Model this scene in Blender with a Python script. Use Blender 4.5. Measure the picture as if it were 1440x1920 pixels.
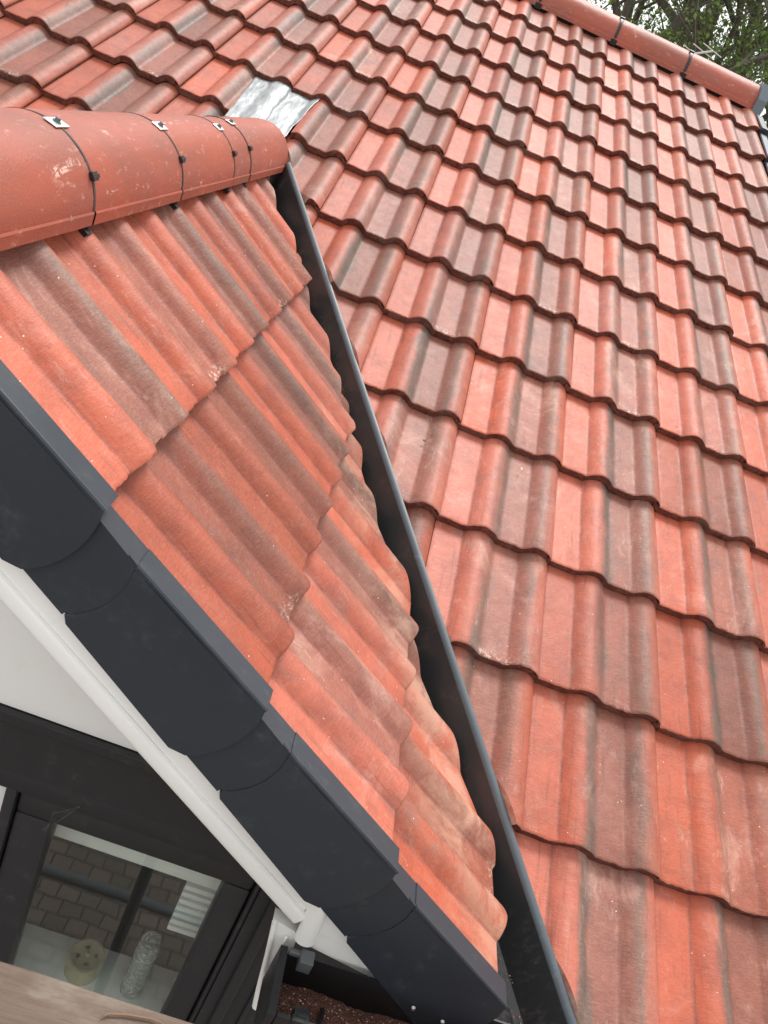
import bpy, bmesh, math, random
from mathutils import Vector, Matrix, noise
random.seed(7)
sc = bpy.context.scene
for o in list(bpy.data.objects): bpy.data.objects.remove(o)
COL = sc.collection

# ------------------------------------------------------------------ camera
RW = ((0.922786065883271, 0.07118114934458719, 0.37868076342700463),
      (0.37098355466659927, -0.4296556385515615, -0.8232661990072137),
      (0.10410129095553922, 0.9001829126565524, -0.4228872721926691))
CAM = Vector((-0.92265, -5.11813, -0.73288))
F = 1517.15
cam = bpy.data.cameras.new('camera'); co = bpy.data.objects.new('camera', cam); COL.objects.link(co)
m = Matrix.Identity(4)
for k in range(3):
    m[k][0] = RW[0][k]; m[k][1] = -RW[1][k]; m[k][2] = -RW[2][k]; m[k][3] = CAM[k]
co.matrix_world = m
cam.sensor_fit = 'HORIZONTAL'; cam.sensor_width = 36; cam.lens = 36 * F / 1440
cam.clip_start = 0.02; cam.clip_end = 500
sc.camera = co

# ------------------------------------------------------------------ sky, sun, exposure
SUN_DIR = Vector((0.12, 0.50, 0.86)).normalized()
w = bpy.data.worlds.new('World'); sc.world = w; w.use_nodes = True
nt = w.node_tree; nt.nodes.clear()
sky = nt.nodes.new('ShaderNodeTexSky'); sky.sky_type = 'NISHITA'; sky.sun_disc = False
sky.sun_elevation = math.asin(SUN_DIR.z); sky.sun_rotation = math.atan2(SUN_DIR.x, SUN_DIR.y)
sky.air_density = 1.0; sky.dust_density = 3.0
bg = nt.nodes.new('ShaderNodeBackground'); bg.inputs[1].default_value = 0.128
hs = nt.nodes.new('ShaderNodeHueSaturation'); hs.inputs['Saturation'].default_value = 0.18; hs.inputs['Value'].default_value = 1.0
mixc = nt.nodes.new('ShaderNodeMix'); mixc.data_type = 'RGBA'; mixc.inputs[0].default_value = 0.75
tcw = nt.nodes.new('ShaderNodeTexCoord'); nz = nt.nodes.new('ShaderNodeTexNoise'); nz.inputs['Scale'].default_value = 2.2; nz.inputs['Detail'].default_value = 5
cr = nt.nodes.new('ShaderNodeValToRGB'); cr.color_ramp.elements[0].position = 0.3; cr.color_ramp.elements[1].position = 0.75
cr.color_ramp.elements[0].color = (6.7, 6.8, 6.9, 1); cr.color_ramp.elements[1].color = (9.2, 9.1, 8.9, 1)
out = nt.nodes.new('ShaderNodeOutputWorld')
L = nt.links.new
L(sky.outputs[0], hs.inputs['Color']); L(tcw.outputs['Generated'], nz.inputs['Vector']); L(nz.outputs[0], cr.inputs[0])
L(hs.outputs[0], mixc.inputs[6]); L(cr.outputs[0], mixc.inputs[7]); L(mixc.outputs[2], bg.inputs[0]); L(bg.outputs[0], out.inputs[0])
sl = bpy.data.lights.new('sun', 'SUN'); sl.energy = 2.0; sl.angle = math.radians(22); sl.color = (1.0, 0.97, 0.93)
so = bpy.data.objects.new('sun', sl); COL.objects.link(so); so.rotation_euler = SUN_DIR.to_track_quat('Z', 'Y').to_euler()
sc.view_settings.view_transform = 'Standard'; sc.view_settings.look = 'None'
sc.view_settings.exposure = 0.60; sc.view_settings.gamma = 1

# ------------------------------------------------------------------ roof frames (world metres, z up, main ridge along x)
TH = 0.42136; PH = 0.63208           # pitch of the main roof and of the dormer roof
G1 = 0.33469; G2 = 0.32605           # course gauges
DO = Vector((-1.3775, -4.1245, -1.04373))
def frame(origin, u, v, n):
    m = Matrix.Identity(4)
    for k in range(3): m[k][0] = u[k]; m[k][1] = v[k]; m[k][2] = n[k]; m[k][3] = origin[k]
    return m
cT, sT, cP, sP = math.cos(TH), math.sin(TH), math.cos(PH), math.sin(PH)
MAIN = frame((0, 0, 0), (1, 0, 0), (0, cT, sT), (0, -sT, cT))                  # local y is up the slope
DORM = frame(DO, (0, 1, 0), (-cP, 0, sP), (sP, 0, cP))
RX, RZ = -1.469, -1.045                                                        # axis of the dormer ridge
# far slope of the dormer, mirror of the near one
DORL = frame((2 * RX - DO.x, DO.y, DO.z), (0, -1, 0), (cP, 0, sP), (-sP, 0, cP))
VD = Vector((0.52203, -0.85293, 0)); VN = Vector((0.85293, 0.52203, 0))         # valley line direction and side in plan
VP0 = Vector((-1.4, -2.2932, 0))
def vpt(t, off=0.0): p = VP0 + VD * t + VN * off; return p
def zmain(y): return y * math.tan(TH)
def zdorm(x): return DO.z - (x - DO.x) * math.tan(PH)

# ------------------------------------------------------------------ helpers
def link(name, me, mat=None, parent=None, mw=None):
    o = bpy.data.objects.new(name, me); COL.objects.link(o)
    if mat is not None and me is not None and not me.materials:
        for q in (mat if isinstance(mat, (list, tuple)) else [mat]): me.materials.append(q)
    if parent is not None: o.parent = parent
    if mw is not None: o.matrix_basis = mw
    return o
def thing(name, label, cat, group=None, loc=(0, 0, 0)):
    o = bpy.data.objects.new(name, None); COL.objects.link(o); o.location = loc; o.empty_display_size = 0.1
    o['label'] = label; o['category'] = cat
    if group: o['group'] = group
    return o
def tag(o, label, cat, group=None, kind=None):
    o['label'] = label; o['category'] = cat
    if group: o['group'] = group
    if kind: o['kind'] = kind
    return o
def tomesh(bm, name='mesh', smooth=False, angle=None):
    bmesh.ops.recalc_face_normals(bm, faces=bm.faces)
    me = bpy.data.meshes.new(name); bm.to_mesh(me); bm.free()
    if smooth:
        for p in me.polygons: p.use_smooth = True
        if angle: me.set_sharp_from_angle(angle=math.radians(angle))
    return me
def box(bm, x0, x1, y0, y1, z0, z1, mw=None, bev=0.0):
    r = bmesh.ops.create_cube(bm, size=1)
    vs = r['verts']
    for v in vs:
        v.co = Vector(((x0 + x1) / 2 + v.co.x * (x1 - x0), (y0 + y1) / 2 + v.co.y * (y1 - y0), (z0 + z1) / 2 + v.co.z * (z1 - z0)))
    if bev > 0:
        es = list({e for v in vs for e in v.link_edges})
        rb = bmesh.ops.bevel(bm, geom=es, offset=bev, segments=2, affect='EDGES', profile=0.5)
        vs = list({v for f in rb['faces'] for v in f.verts} | {v for v in vs if v.is_valid})
    if mw is not None:
        for v in vs: v.co = mw @ v.co
    return vs
def prism(bm, pts, axis_vec):
    """closed prism from a polygon (list of Vectors) pushed along axis_vec"""
    a = [bm.verts.new(p) for p in pts]; b = [bm.verts.new(Vector(p) + axis_vec) for p in pts]
    bm.faces.new(a); bm.faces.new(list(reversed(b)))
    n = len(pts)
    for i in range(n): bm.faces.new((a[i], b[i], b[(i + 1) % n], a[(i + 1) % n]))
def bevel_all(bm, off, seg=2, ang=30):
    es = [e for e in bm.edges if len(e.link_faces) == 2 and e.calc_face_angle(0) > math.radians(ang)]
    bmesh.ops.bevel(bm, geom=es, offset=off, segments=seg, affect='EDGES', profile=0.5)
def tube(bm, pts, rad, n=10, cap=True):
    rings = []
    pts = [Vector(p) for p in pts]
    up = Vector((0.13, 0.21, 0.97))
    for i, p in enumerate(pts):
        d = (pts[min(i + 1, len(pts) - 1)] - pts[max(i - 1, 0)]).normalized()
        a = d.cross(up).normalized(); b = d.cross(a)
        r = rad[i] if isinstance(rad, (list, tuple)) else rad
        rings.append([bm.verts.new(p + (a * math.cos(t * 2 * math.pi / n) + b * math.sin(t * 2 * math.pi / n)) * r) for t in range(n)])
    for i in range(len(rings) - 1):
        for j in range(n): bm.faces.new((rings[i][j], rings[i][(j + 1) % n], rings[i + 1][(j + 1) % n], rings[i + 1][j]))
    if cap: bm.faces.new(rings[0][::-1]); bm.faces.new(rings[-1])
def ray(x, y):
    a, b, c = (x - 720) / F, (y - 960) / F, 1.0
    return Vector([RW[0][k] * a + RW[1][k] * b + RW[2][k] * c for k in range(3)])
def hit(x, y, n, d):
    n = Vector(n); r = ray(x, y); return CAM + r * ((d - n.dot(CAM)) / n.dot(r))
def hy(x, y, Y): return hit(x, y, (0, 1, 0), Y)
def hz(x, y, Z): return hit(x, y, (0, 0, 1), Z)

# ------------------------------------------------------------------ materials
def mat(name, base=(0.5, 0.5, 0.5), rough=0.5, metal=0.0, spec=0.5):
    M = bpy.data.materials.new(name); M.use_nodes = True
    b = M.node_tree.nodes['Principled BSDF']
    b.inputs['Base Color'].default_value = (*base, 1); b.inputs['Roughness'].default_value = rough
    b.inputs['Metallic'].default_value = metal; b.inputs['Specular IOR Level'].default_value = spec
    return M
class N:
    """small node-graph helper"""
    def __init__(s, M): s.t = M.node_tree; s.b = s.t.nodes['Principled BSDF']
    def n(s, ty, **kw):
        q = s.t.nodes.new(ty)
        for k, v in kw.items():
            if k.startswith('_'): setattr(q, k[1:], v)
            else: q.inputs[k.replace('_', ' ')].default_value = v
        return q
    def l(s, a, b): s.t.links.new(a, b)
    def math(s, op, a, b=None, clamp=False):
        q = s.t.nodes.new('ShaderNodeMath'); q.operation = op; q.use_clamp = clamp
        for i, v in enumerate((a, b)):
            if v is None: continue
            if isinstance(v, (int, float)): q.inputs[i].default_value = v
            else: s.l(v, q.inputs[i])
        return q.outputs[0]
    def mix(s, f, a, b, mode='MIX'):
        q = s.t.nodes.new('ShaderNodeMix'); q.data_type = 'RGBA'; q.blend_type = mode
        for i, v in ((0, f), (6, a), (7, b)):
            if isinstance(v, (int, float)): q.inputs[i].default_value = v
            elif isinstance(v, tuple): q.inputs[i].default_value = (*v, 1)
            else: s.l(v, q.inputs[i])
        return q.outputs[2]
    def noise(s, vec, scale, detail=3, rough=0.5, dist=0.0):
        q = s.n('ShaderNodeTexNoise', Scale=scale, Detail=detail, Roughness=rough, Distortion=dist)
        s.l(vec, q.inputs['Vector']); return q.outputs[0]
    def map(s, vec, sc=(1, 1, 1), loc=(0, 0, 0), rot=(0, 0, 0)):
        q = s.n('ShaderNodeMapping'); q.inputs['Scale'].default_value = sc; q.inputs['Location'].default_value = loc; q.inputs['Rotation'].default_value = rot
        s.l(vec, q.inputs['Vector']); return q.outputs[0]
    def ramp(s, v, lo, hi):
        q = s.n('ShaderNodeMapRange', From_Min=lo, From_Max=hi); q.interpolation_type = 'SMOOTHSTEP'
        s.l(v, q.inputs[0]); return q.outputs[0]
    def bump(s, h, strength=0.3, dist=0.002, prev=None):
        q = s.n('ShaderNodeBump', Strength=strength, Distance=dist); s.l(h, q.inputs['Height'])
        if prev is not None: s.l(prev, q.inputs['Normal'])
        return q.outputs[0]
RED = (0.480, 0.094, 0.041); MAUVE = (0.240, 0.078, 0.050); GREY = (0.128, 0.090, 0.070); ROSE = (0.33, 0.088, 0.048)
def tile_material(name, shift=0.0):
    M = mat(name, rough=0.5, spec=0.36); g = N(M)
    tc = g.n('ShaderNodeTexCoord').outputs['Object']; oi = g.n('ShaderNodeObjectInfo')
    rnd = oi.outputs['Random']
    sep = g.n('ShaderNodeSeparateXYZ'); g.l(tc, sep.inputs[0]); X = sep.outputs[0]; Y = sep.outputs[1]
    # seed vector per tile
    sv = g.n('ShaderNodeVectorMath', _operation='SCALE'); sv.inputs[0].default_value = (13.1, 7.7, 3.3)
    g.l(g.math('MULTIPLY', rnd, 9.0), sv.inputs['Scale'])
    ad = g.n('ShaderNodeVectorMath', _operation='ADD'); g.l(tc, ad.inputs[0]); g.l(sv.outputs[0], ad.inputs[1]); V = ad.outputs[0]
    edge = g.noise(g.map(V, (34, 7, 34)), 1.0, 4, 0.62)           # wavy band borders
    Xw = g.math('ADD', X, g.math('MULTIPLY', g.math('SUBTRACT', edge, 0.5), 0.055))
    Xw = g.math('ADD', Xw, g.math('MULTIPLY', g.math('SUBTRACT', rnd, 0.5), 0.014))
    r2 = g.math('FRACT', g.math('MULTIPLY', rnd, 17.3)); r3 = g.math('FRACT', g.math('MULTIPLY', rnd, 71.9)); r4 = g.math('FRACT', g.math('MULTIPLY', rnd, 151.7))
    ramp = g.t.nodes.new('ShaderNodeValToRGB'); e = ramp.color_ramp.elements
    stops = [(0.0, RED), (0.098, RED), (0.120, (0.40, 0.088, 0.044)), (0.140, GREY), (0.156, GREY), (0.172, MAUVE), (0.236, MAUVE), (0.256, (0.165, 0.088, 0.062)), (0.276, ROSE), (0.30, (0.43, 0.094, 0.044))]
    e[0].position = 0; e[0].color = (*RED, 1); e[1].position = 1; e[1].color = (*stops[-1][1], 1)
    for p_, c_ in stops[1:-1]:
        q = e.new(p_ / 0.30); q.color = (*c_, 1)
    g.l(g.math('MULTIPLY', Xw, 1 / 0.30), ramp.inputs[0])
    colr = ramp.outputs[0]
    # some tiles lose part of the dark bands to red, others to rose
    m1 = g.math('MULTIPLY', g.ramp(r2, 0.15, 0.85), g.ramp(g.noise(g.map(V, (9, 2.5, 9)), 1.0, 2), 0.30, 0.62))
    colr = g.mix(g.math('MULTIPLY', m1, 0.60), colr, (0.38, 0.088, 0.048))
    m2 = g.math('MULTIPLY', g.ramp(r3, 0.80, 1.0), 0.65)
    colr = g.mix(m2, colr, MAUVE)
    # cloudy mottling
    mo = g.noise(V, 14, 5, 0.6)
    colr = g.mix(g.ramp(mo, 0.35, 0.75), colr, g.mix(1.0, colr, (0.74, 0.76, 0.82), 'MULTIPLY'))
    sm = g.noise(g.map(V, (11, 5, 11), (4.2, 1.7, 0.3)), 1.0, 6, 0.7, 0.8)
    colr = g.mix(g.math('MULTIPLY', g.ramp(sm, 0.54, 0.72), g.math('MULTIPLY', r2, 0.75)), colr, (0.20, 0.125, 0.10))
    dsty = g.noise(g.map(V, (9, 6, 9), (8.2, 0.7, 5.3)), 1.0, 5, 0.68, 0.6)
    colr = g.mix(g.math('MULTIPLY', g.ramp(dsty, 0.52, 0.74), g.math('MULTIPLY', r4, 0.50)), colr, (0.55, 0.32, 0.25))
    # fine slurry grain, brushed across the rolls
    fg = g.noise(g.map(V, (70, 480, 70)), 1.0, 3, 0.6)
    colr = g.mix(g.math('MULTIPLY', g.ramp(fg, 0.42, 0.72), 0.15), colr, (0.60, 0.30, 0.22))
    gr = g.noise(V, 620, 3, 0.65)
    colr = g.mix(g.math('MULTIPLY', g.ramp(gr, 0.50, 0.70), 0.24), colr, (0.13, 0.045, 0.032))
    g2_ = g.noise(g.map(V, (1, 1, 1), (3, 5, 7)), 260, 4, 0.7)
    colr = g.mix(g.math('MULTIPLY', g.ramp(g2_, 0.50, 0.72), 0.20), colr, (0.52, 0.22, 0.14))
    # pale lime bloom and rub marks
    bl = g.noise(g.map(V, (26, 12, 26)), 1.0, 6, 0.72, 0.6)
    bl2 = g.noise(g.map(V, (260, 60, 120)), 1.0, 3, 0.7)
    bm_ = g.math('MULTIPLY', g.ramp(bl, 0.54, 0.72), g.ramp(bl2, 0.33, 0.68))
    bm_ = g.math('MULTIPLY', bm_, g.math('ADD', 0.25, g.math('MULTIPLY', r4, 0.75)))
    colr = g.mix(g.math('MULTIPLY', bm_, 0.42), colr, (0.66, 0.42, 0.33))
    # dark water streaks running down the tile
    ws = g.noise(g.map(V, (95, 2.2, 95), (0.4, 2.1, 1.3)), 1.0, 3, 0.6)
    colr = g.mix(g.math('MULTIPLY', g.ramp(ws, 0.55, 0.75), 0.45), colr, (0.15, 0.055, 0.038))
    # saw dust smeared over the dormer tiles beside the valley
    gp = g.n('ShaderNodeNewGeometry').outputs['Position']
    dt = g.n('ShaderNodeVectorMath', _operation='DOT_PRODUCT'); g.l(gp, dt.inputs[0]); dt.inputs[1].default_value = VN
    dd_ = g.math('SUBTRACT', dt.outputs['Value'], VP0.dot(VN))
    sz_ = g.n('ShaderNodeSeparateXYZ'); g.l(gp, sz_.inputs[0])
    am = g.math('MULTIPLY', g.math('MULTIPLY', g.ramp(dd_, -0.30, -0.04), g.ramp(dd_, 0.0, -0.02)), g.ramp(sz_.outputs[2], -1.25, -1.60))
    am = g.math('MULTIPLY', am, g.ramp(g.noise(gp, 9, 5, 0.65, 0.5), 0.40, 0.62))
    colr = g.mix(g.math('MULTIPLY', am, 0.62), colr, (0.56, 0.33, 0.235))
    # crease shade painted as dark lines along the left feet of the rolls
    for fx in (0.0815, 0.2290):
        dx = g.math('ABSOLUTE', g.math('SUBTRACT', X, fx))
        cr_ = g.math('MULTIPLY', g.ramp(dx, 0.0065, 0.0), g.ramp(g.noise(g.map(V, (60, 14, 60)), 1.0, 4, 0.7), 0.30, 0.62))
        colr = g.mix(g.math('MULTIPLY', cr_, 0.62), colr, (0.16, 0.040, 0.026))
    # lime crumbs near the lower edge of the right pan
    d1 = g.math('MULTIPLY', g.ramp(Y, 0.035, 0.006), g.math('MULTIPLY', g.ramp(X, 0.145, 0.17), g.ramp(X, 0.25, 0.225)))
    d1 = g.math('MULTIPLY', g.math('MULTIPLY', d1, g.ramp(r2, 0.55, 0.95)), g.ramp(g.noise(V, 110, 5, 0.75), 0.51, 0.60))
    colr = g.mix(g.math('MULTIPLY', d1, 0.7), colr, (0.70, 0.58, 0.49))
    # tiny white and dark specks
    vor = g.n('ShaderNodeTexVoronoi', Scale=120.0); g.l(V, vor.inputs['Vector'])
    sepc = g.n('ShaderNodeSeparateColor'); g.l(vor.outputs['Color'], sepc.inputs[0])
    sp = g.math('MULTIPLY', g.ramp(vor.outputs['Distance'], 0.16, 0.09), g.math('GREATER_THAN', sepc.outputs[0], 0.975))
    colr = g.mix(g.math('MULTIPLY', sp, 0.8), colr, (0.82, 0.75, 0.68))
    sp2 = g.math('MULTIPLY', g.ramp(vor.outputs['Distance'], 0.12, 0.07), g.math('LESS_THAN', sepc.outputs[1], 0.03))
    colr = g.mix(g.math('MULTIPLY', sp2, 0.85), colr, (0.05, 0.03, 0.03))
    # tone per tile
    hsv = g.n('ShaderNodeHueSaturation'); g.l(colr, hsv.inputs['Color'])
    g.l(g.math('ADD', 0.80, g.math('MULTIPLY', r4, 0.36)), hsv.inputs['Value']); g.l(g.math('ADD', 0.90, g.math('MULTIPLY', r3, 0.14)), hsv.inputs['Saturation'])
    g.l(hsv.outputs[0], g.b.inputs['Base Color'])
    g.l(g.math('ADD', 0.36, g.math('MULTIPLY', g.noise(V, 40, 4, 0.6), 0.25)), g.b.inputs['Roughness'])
    b1 = g.bump(g.noise(g.map(V, (80, 240, 80)), 1.0, 3, 0.6), 0.30, 0.0016)
    b2 = g.bump(g.noise(V, 330, 5, 0.7), 0.40, 0.0018, b1)
    b3 = g.bump(g.noise(V, 30, 4, 0.55), 0.40, 0.005, b2)
    g.l(b3, g.b.inputs['Normal'])
    return M
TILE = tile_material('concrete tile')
def edge_material():
    M = mat('tile cut edge', (0.14, 0.055, 0.040), 0.85, spec=0.25); g = N(M)
    tc = g.n('ShaderNodeTexCoord').outputs['Object']; rnd = g.n('ShaderNodeObjectInfo').outputs['Random']
    ge = g.n('ShaderNodeNewGeometry').outputs['Position']
    a = g.noise(ge, 60, 5, 0.7); b = g.noise(ge, 6, 3, 0.6)
    c = g.mix(g.ramp(a, 0.35, 0.7), (0.105, 0.036, 0.026), (0.20, 0.075, 0.052))
    c = g.mix(g.math('MULTIPLY', g.ramp(b, 0.5, 0.75), 0.7), c, (0.17, 0.12, 0.10))
    g.l(c, g.b.inputs['Base Color']); g.l(g.bump(g.noise(ge, 300, 4, 0.7), 0.8, 0.003), g.b.inputs['Normal'])
    return M
EDGE = edge_material()
def cut_material():
    M = mat('sawn tile', (0.5, 0.2, 0.14), 0.9, spec=0.2); g = N(M)
    ge = g.n('ShaderNodeNewGeometry').outputs['Position']
    c = g.mix(g.ramp(g.noise(ge, 40, 5, 0.7), 0.35, 0.65), (0.52, 0.21, 0.15), (0.62, 0.44, 0.36))
    g.l(c, g.b.inputs['Base Color']); return M
SAWN = cut_material()
def ridge_material():
    M = mat('ridge tile', rough=0.45, spec=0.38); g = N(M)
    tc = g.n('ShaderNodeTexCoord').outputs['Object']; rnd = g.n('ShaderNodeObjectInfo').outputs['Random']
    sv = g.n('ShaderNodeVectorMath', _operation='SCALE'); sv.inputs[0].default_value = (5.1, 9.7, 2.3); g.l(g.math('MULTIPLY', rnd, 7.0), sv.inputs['Scale'])
    ad = g.n('ShaderNodeVectorMath', _operation='ADD'); g.l(tc, ad.inputs[0]); g.l(sv.outputs[0], ad.inputs[1]); V = ad.outputs[0]
    n1 = g.noise(g.map(V, (7, 3, 7)), 1, 5, 0.6)
    c = g.mix(g.ramp(n1, 0.35, 0.7), (0.38, 0.090, 0.052), (0.27, 0.084, 0.056))
    c = g.mix(g.math('MULTIPLY', g.ramp(g.noise(g.map(V, (10, 1.6, 10), (3, 1, 2)), 1, 3, 0.6), 0.55, 0.75), 0.6), c, (0.22, 0.115, 0.095))
    c = g.mix(g.math('MULTIPLY', g.ramp(g.noise(g.map(V, (90, 25, 60)), 1, 5, 0.75), 0.56, 0.72), 0.45), c, (0.72, 0.42, 0.33))
    # chalky scuffs
    s1 = g.math('MULTIPLY', g.ramp(g.noise(g.map(V, (22, 9, 22), (1, 4, 0)), 1, 6, 0.7, 1.2), 0.62, 0.70), g.ramp(g.noise(V, 120, 3, 0.7), 0.40, 0.55))
    c = g.mix(g.math('MULTIPLY', s1, 0.75), c, (0.80, 0.60, 0.50))
    c = g.mix(g.math('MULTIPLY', g.ramp(g.noise(V, 700, 2, 0.6), 0.55, 0.75), 0.25), c, (0.2, 0.07, 0.05))
    g.l(c, g.b.inputs['Base Color'])
    g.l(g.math('ADD', 0.32, g.math('MULTIPLY', n1, 0.25)), g.b.inputs['Roughness'])
    b = g.bump(g.noise(V, 300, 4, 0.65), 0.45, 0.0022); b = g.bump(g.noise(g.map(V, (30, 6, 30)), 1, 3), 0.25, 0.004, b)
    g.l(b, g.b.inputs['Normal']); return M
RIDGE = ridge_material()
def plastic(name, base, rough=0.4, dust=(0.25, 0.27, 0.28), amount=0.25, spec=0.5, bump=0.1):
    M = mat(name, base, rough, spec=spec); g = N(M)
    V = g.n('ShaderNodeNewGeometry').outputs['Position']
    a = g.noise(V, 9, 6, 0.7, 0.8); s = g.noise(g.map(V, (40, 90, 40)), 1, 6, 0.75)
    f = g.math('MULTIPLY', g.math('MULTIPLY', g.ramp(a, 0.45, 0.8), g.ramp(s, 0.45, 0.75)), amount)
    g.l(g.mix(f, base, dust), g.b.inputs['Base Color'])
    g.l(g.math('ADD', rough - 0.08, g.math('MULTIPLY', g.noise(V, 14, 5, 0.7), 0.2)), g.b.inputs['Roughness'])
    g.l(g.bump(g.noise(V, 500, 3, 0.5), bump, 0.0008), g.b.inputs['Normal'])
    return M
ANTH = plastic('anthracite plastic', (0.026, 0.033, 0.043), 0.36, dust=(0.18, 0.19, 0.19), amount=0.45)
BLACKP = plastic('black plastic', (0.012, 0.013, 0.015), 0.40, amount=0.10)
VALLEY = plastic('black valley trough', (0.030, 0.031, 0.033), 0.32, dust=(0.24, 0.18, 0.15), amount=0.75)
RIB = plastic('highlit rib edge', (0.080, 0.098, 0.112), 0.42, dust=(0.35, 0.38, 0.4), amount=0.4)  # sky highlight along the rib put into a lighter blue-grey colour
WHITE = plastic('white pvc', (0.88, 0.88, 0.855), 0.38, dust=(0.42, 0.38, 0.31), amount=0.35, bump=0.05)
FRAMEM = plastic('dark window frame', (0.020, 0.021, 0.024), 0.45, dust=(0.25, 0.23, 0.21), amount=0.20)
GALV = mat('galvanised plate', (0.62, 0.63, 0.62), 0.38, 0.9)
STEEL = mat('scaffold steel', (0.16, 0.17, 0.175), 0.7, 0.3)
CORD = plastic('weathered plastic strap', (0.05, 0.042, 0.038), 0.6, dust=(0.35, 0.16, 0.12), amount=0.7)
DARK = mat('roof membrane', (0.012, 0.012, 0.013), 0.9, spec=0.2)
CAPG = plastic('grey verge plastic', (0.115, 0.145, 0.17), 0.4, amount=0.2)

# ------------------------------------------------------------------ tile mesh (x right, y up the slope, z out of the slope)
HR = 0.0230; TK = 0.025; TW = 0.30
ZM = -0.010; ZD = -0.020          # seat of the tiles under the measured planes
def prof(x):
    h = 0.0
    for c in (0.1215, 0.2690):
        d = abs(x - c) / 0.0395
        if d < 1.12:
            a = HR * max(0.0, math.cos(math.pi * 0.5 * min(d, 1))) ** 0.80
            h = max(h, a, 0.0035 * max(0, 1 - abs(d - 1) / 0.12) ** 2)
    return h - HR
def tile_mesh(gauge, seed, length=0.40):
    rs = random.Random(seed)
    x0, x1 = 0.0062, 0.3045
    nx = 62
    ys = [0.0, 0.0022, 0.006, 0.05, 0.12, 0.2, 0.3, length]
    bm = bmesh.new(); top = []; bot = []
    for j, y in enumerate(ys):
        tr = []; br = []
        for i in range(nx + 1):
            x = x0 + (x1 - x0) * i / nx
            wob = 0.0
            if j == 0:
                ch = noise.noise(Vector((x * 38, seed * 9.7, 7)))
                wob = (0.011 * max(0, ch - 0.46)) + 0.0016 * noise.noise(Vector((x * 70, seed * 3.1, 0))) + 0.0009 * noise.noise(Vector((x * 260, seed * 5.3, 2)))
            z = prof(x) + TK * (1 - y / gauge) + 0.0012 * noise.noise(Vector((x * 14, y * 9, seed)))
            if x < x0 + 0.004: z -= 0.0016
            if x > x1 - 0.006: z -= 0.0012
            th = TK - 0.001
            if x > 0.2855: th = 0.0065                                  # thin overlock over the neighbour
            dz = -0.0024 if j == 0 else (-0.0006 if j == 1 else 0)
            tr.append(bm.verts.new((x, y + wob, z + dz)))
            bw = 0.0012 * noise.noise(Vector((x * 90, seed * 2.7, 5)))
            br.append(bm.verts.new((x, y + wob + (0.0015 if j == 0 else 0), z - th + (bw if j == 0 else 0))))
        top.append(tr); bot.append(br)
    fm = []
    for j in range(len(ys) - 1):
        for i in range(nx):
            f = bm.faces.new((top[j][i], top[j][i + 1], top[j + 1][i + 1], top[j + 1][i])); f.smooth = True
            f = bm.faces.new((bot[j][i + 1], bot[j][i], bot[j + 1][i], bot[j + 1][i + 1])); f.material_index = 1
    for i in range(nx):
        f = bm.faces.new((top[0][i + 1], top[0][i], bot[0][i], bot[0][i + 1])); f.material_index = 1
        f = bm.faces.new((top[-1][i], top[-1][i + 1], bot[-1][i + 1], bot[-1][i])); f.material_index = 1
    for j in range(len(ys) - 1):
        f = bm.faces.new((top[j][0], top[j + 1][0], bot[j + 1][0], bot[j][0])); f.material_index = 1
        f = bm.faces.new((top[j + 1][-1], top[j][-1], bot[j][-1], bot[j + 1][-1])); f.material_index = 1
    # underlock tongue that carries the neighbour's overlock; shows as the small notch at the joint
    tt = []
    for y in (0.0015, length):
        tr = []; br = []
        for i in range(9):
            x = -0.0130 + (x0 + 0.006 + 0.0130) * i / 8
            z = prof(x + TW if x < 0.0035 else x) + TK * (1 - y / gauge) - (0.0122 if x < 0.0045 else 0.004)
            tr.append(bm.verts.new((x, y, z))); br.append(bm.verts.new((x, y, z - 0.0135)))
        tt.append((tr, br))
    (t0, b0), (t1, b1) = tt
    for i in range(8):
        for q in ((t0[i], t0[i + 1], t1[i + 1], t1[i]), (b0[i + 1], b0[i], b1[i], b1[i + 1]), (t0[i + 1], t0[i], b0[i], b0[i + 1]), (t1[i], t1[i + 1], b1[i + 1], b1[i])):
            f = bm.faces.new(q); f.material_index = 1
    f = bm.faces.new((t0[0], t1[0], b1[0], b0[0])); f.material_index = 1
    f = bm.faces.new((t1[8], t0[8], b0[8], b1[8])); f.material_index = 1
    bmesh.ops.recalc_face_normals(bm, faces=bm.faces)
    me = bpy.data.meshes.new('roof tile'); bm.to_mesh(me); bm.free()
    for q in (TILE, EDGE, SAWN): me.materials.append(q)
    me.set_sharp_from_angle(angle=math.radians(50))
    return me
T1 = [tile_mesh(G1, s) for s in range(9)]
T2 = [tile_mesh(G2, s + 20) for s in range(5)]
def cut_mesh(me, mw, planes):
    """keep the side of each world plane (co, no) that lies against the normal; None when nothing is left"""
    inv = mw.inverted(); touched = False
    vs = [mw @ v.co for v in me.vertices]
    todo = []
    for c, n in planes:
        d = [(v - c).dot(n) for v in vs]
        if min(d) > -0.004: return None, True
        if max(d) > 0: todo.append((c, n))
    if not todo: return me, False
    bm = bmesh.new(); bm.from_mesh(me)
    for c, n in todo:
        lc = inv @ c; ln = (inv.to_3x3() @ n).normalized()
        r = bmesh.ops.bisect_plane(bm, geom=bm.verts[:] + bm.edges[:] + bm.faces[:], plane_co=lc, plane_no=ln, clear_outer=True)
        be = [e for e in r['geom_cut'] if isinstance(e, bmesh.types.BMEdge) and e.is_valid and e.is_boundary]
        q = bmesh.ops.contextual_create(bm, geom=be) if False else bmesh.ops.holes_fill(bm, edges=be, sides=0)
        for f in q.get('faces', []): f.material_index = 2; f.smooth = False
        if not bm.faces: bm.free(); return None, True
    nm = bpy.data.meshes.new('cut roof tile'); bm.to_mesh(nm); bm.free()
    for q in me.materials: nm.materials.append(q)
    return nm, True

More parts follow.
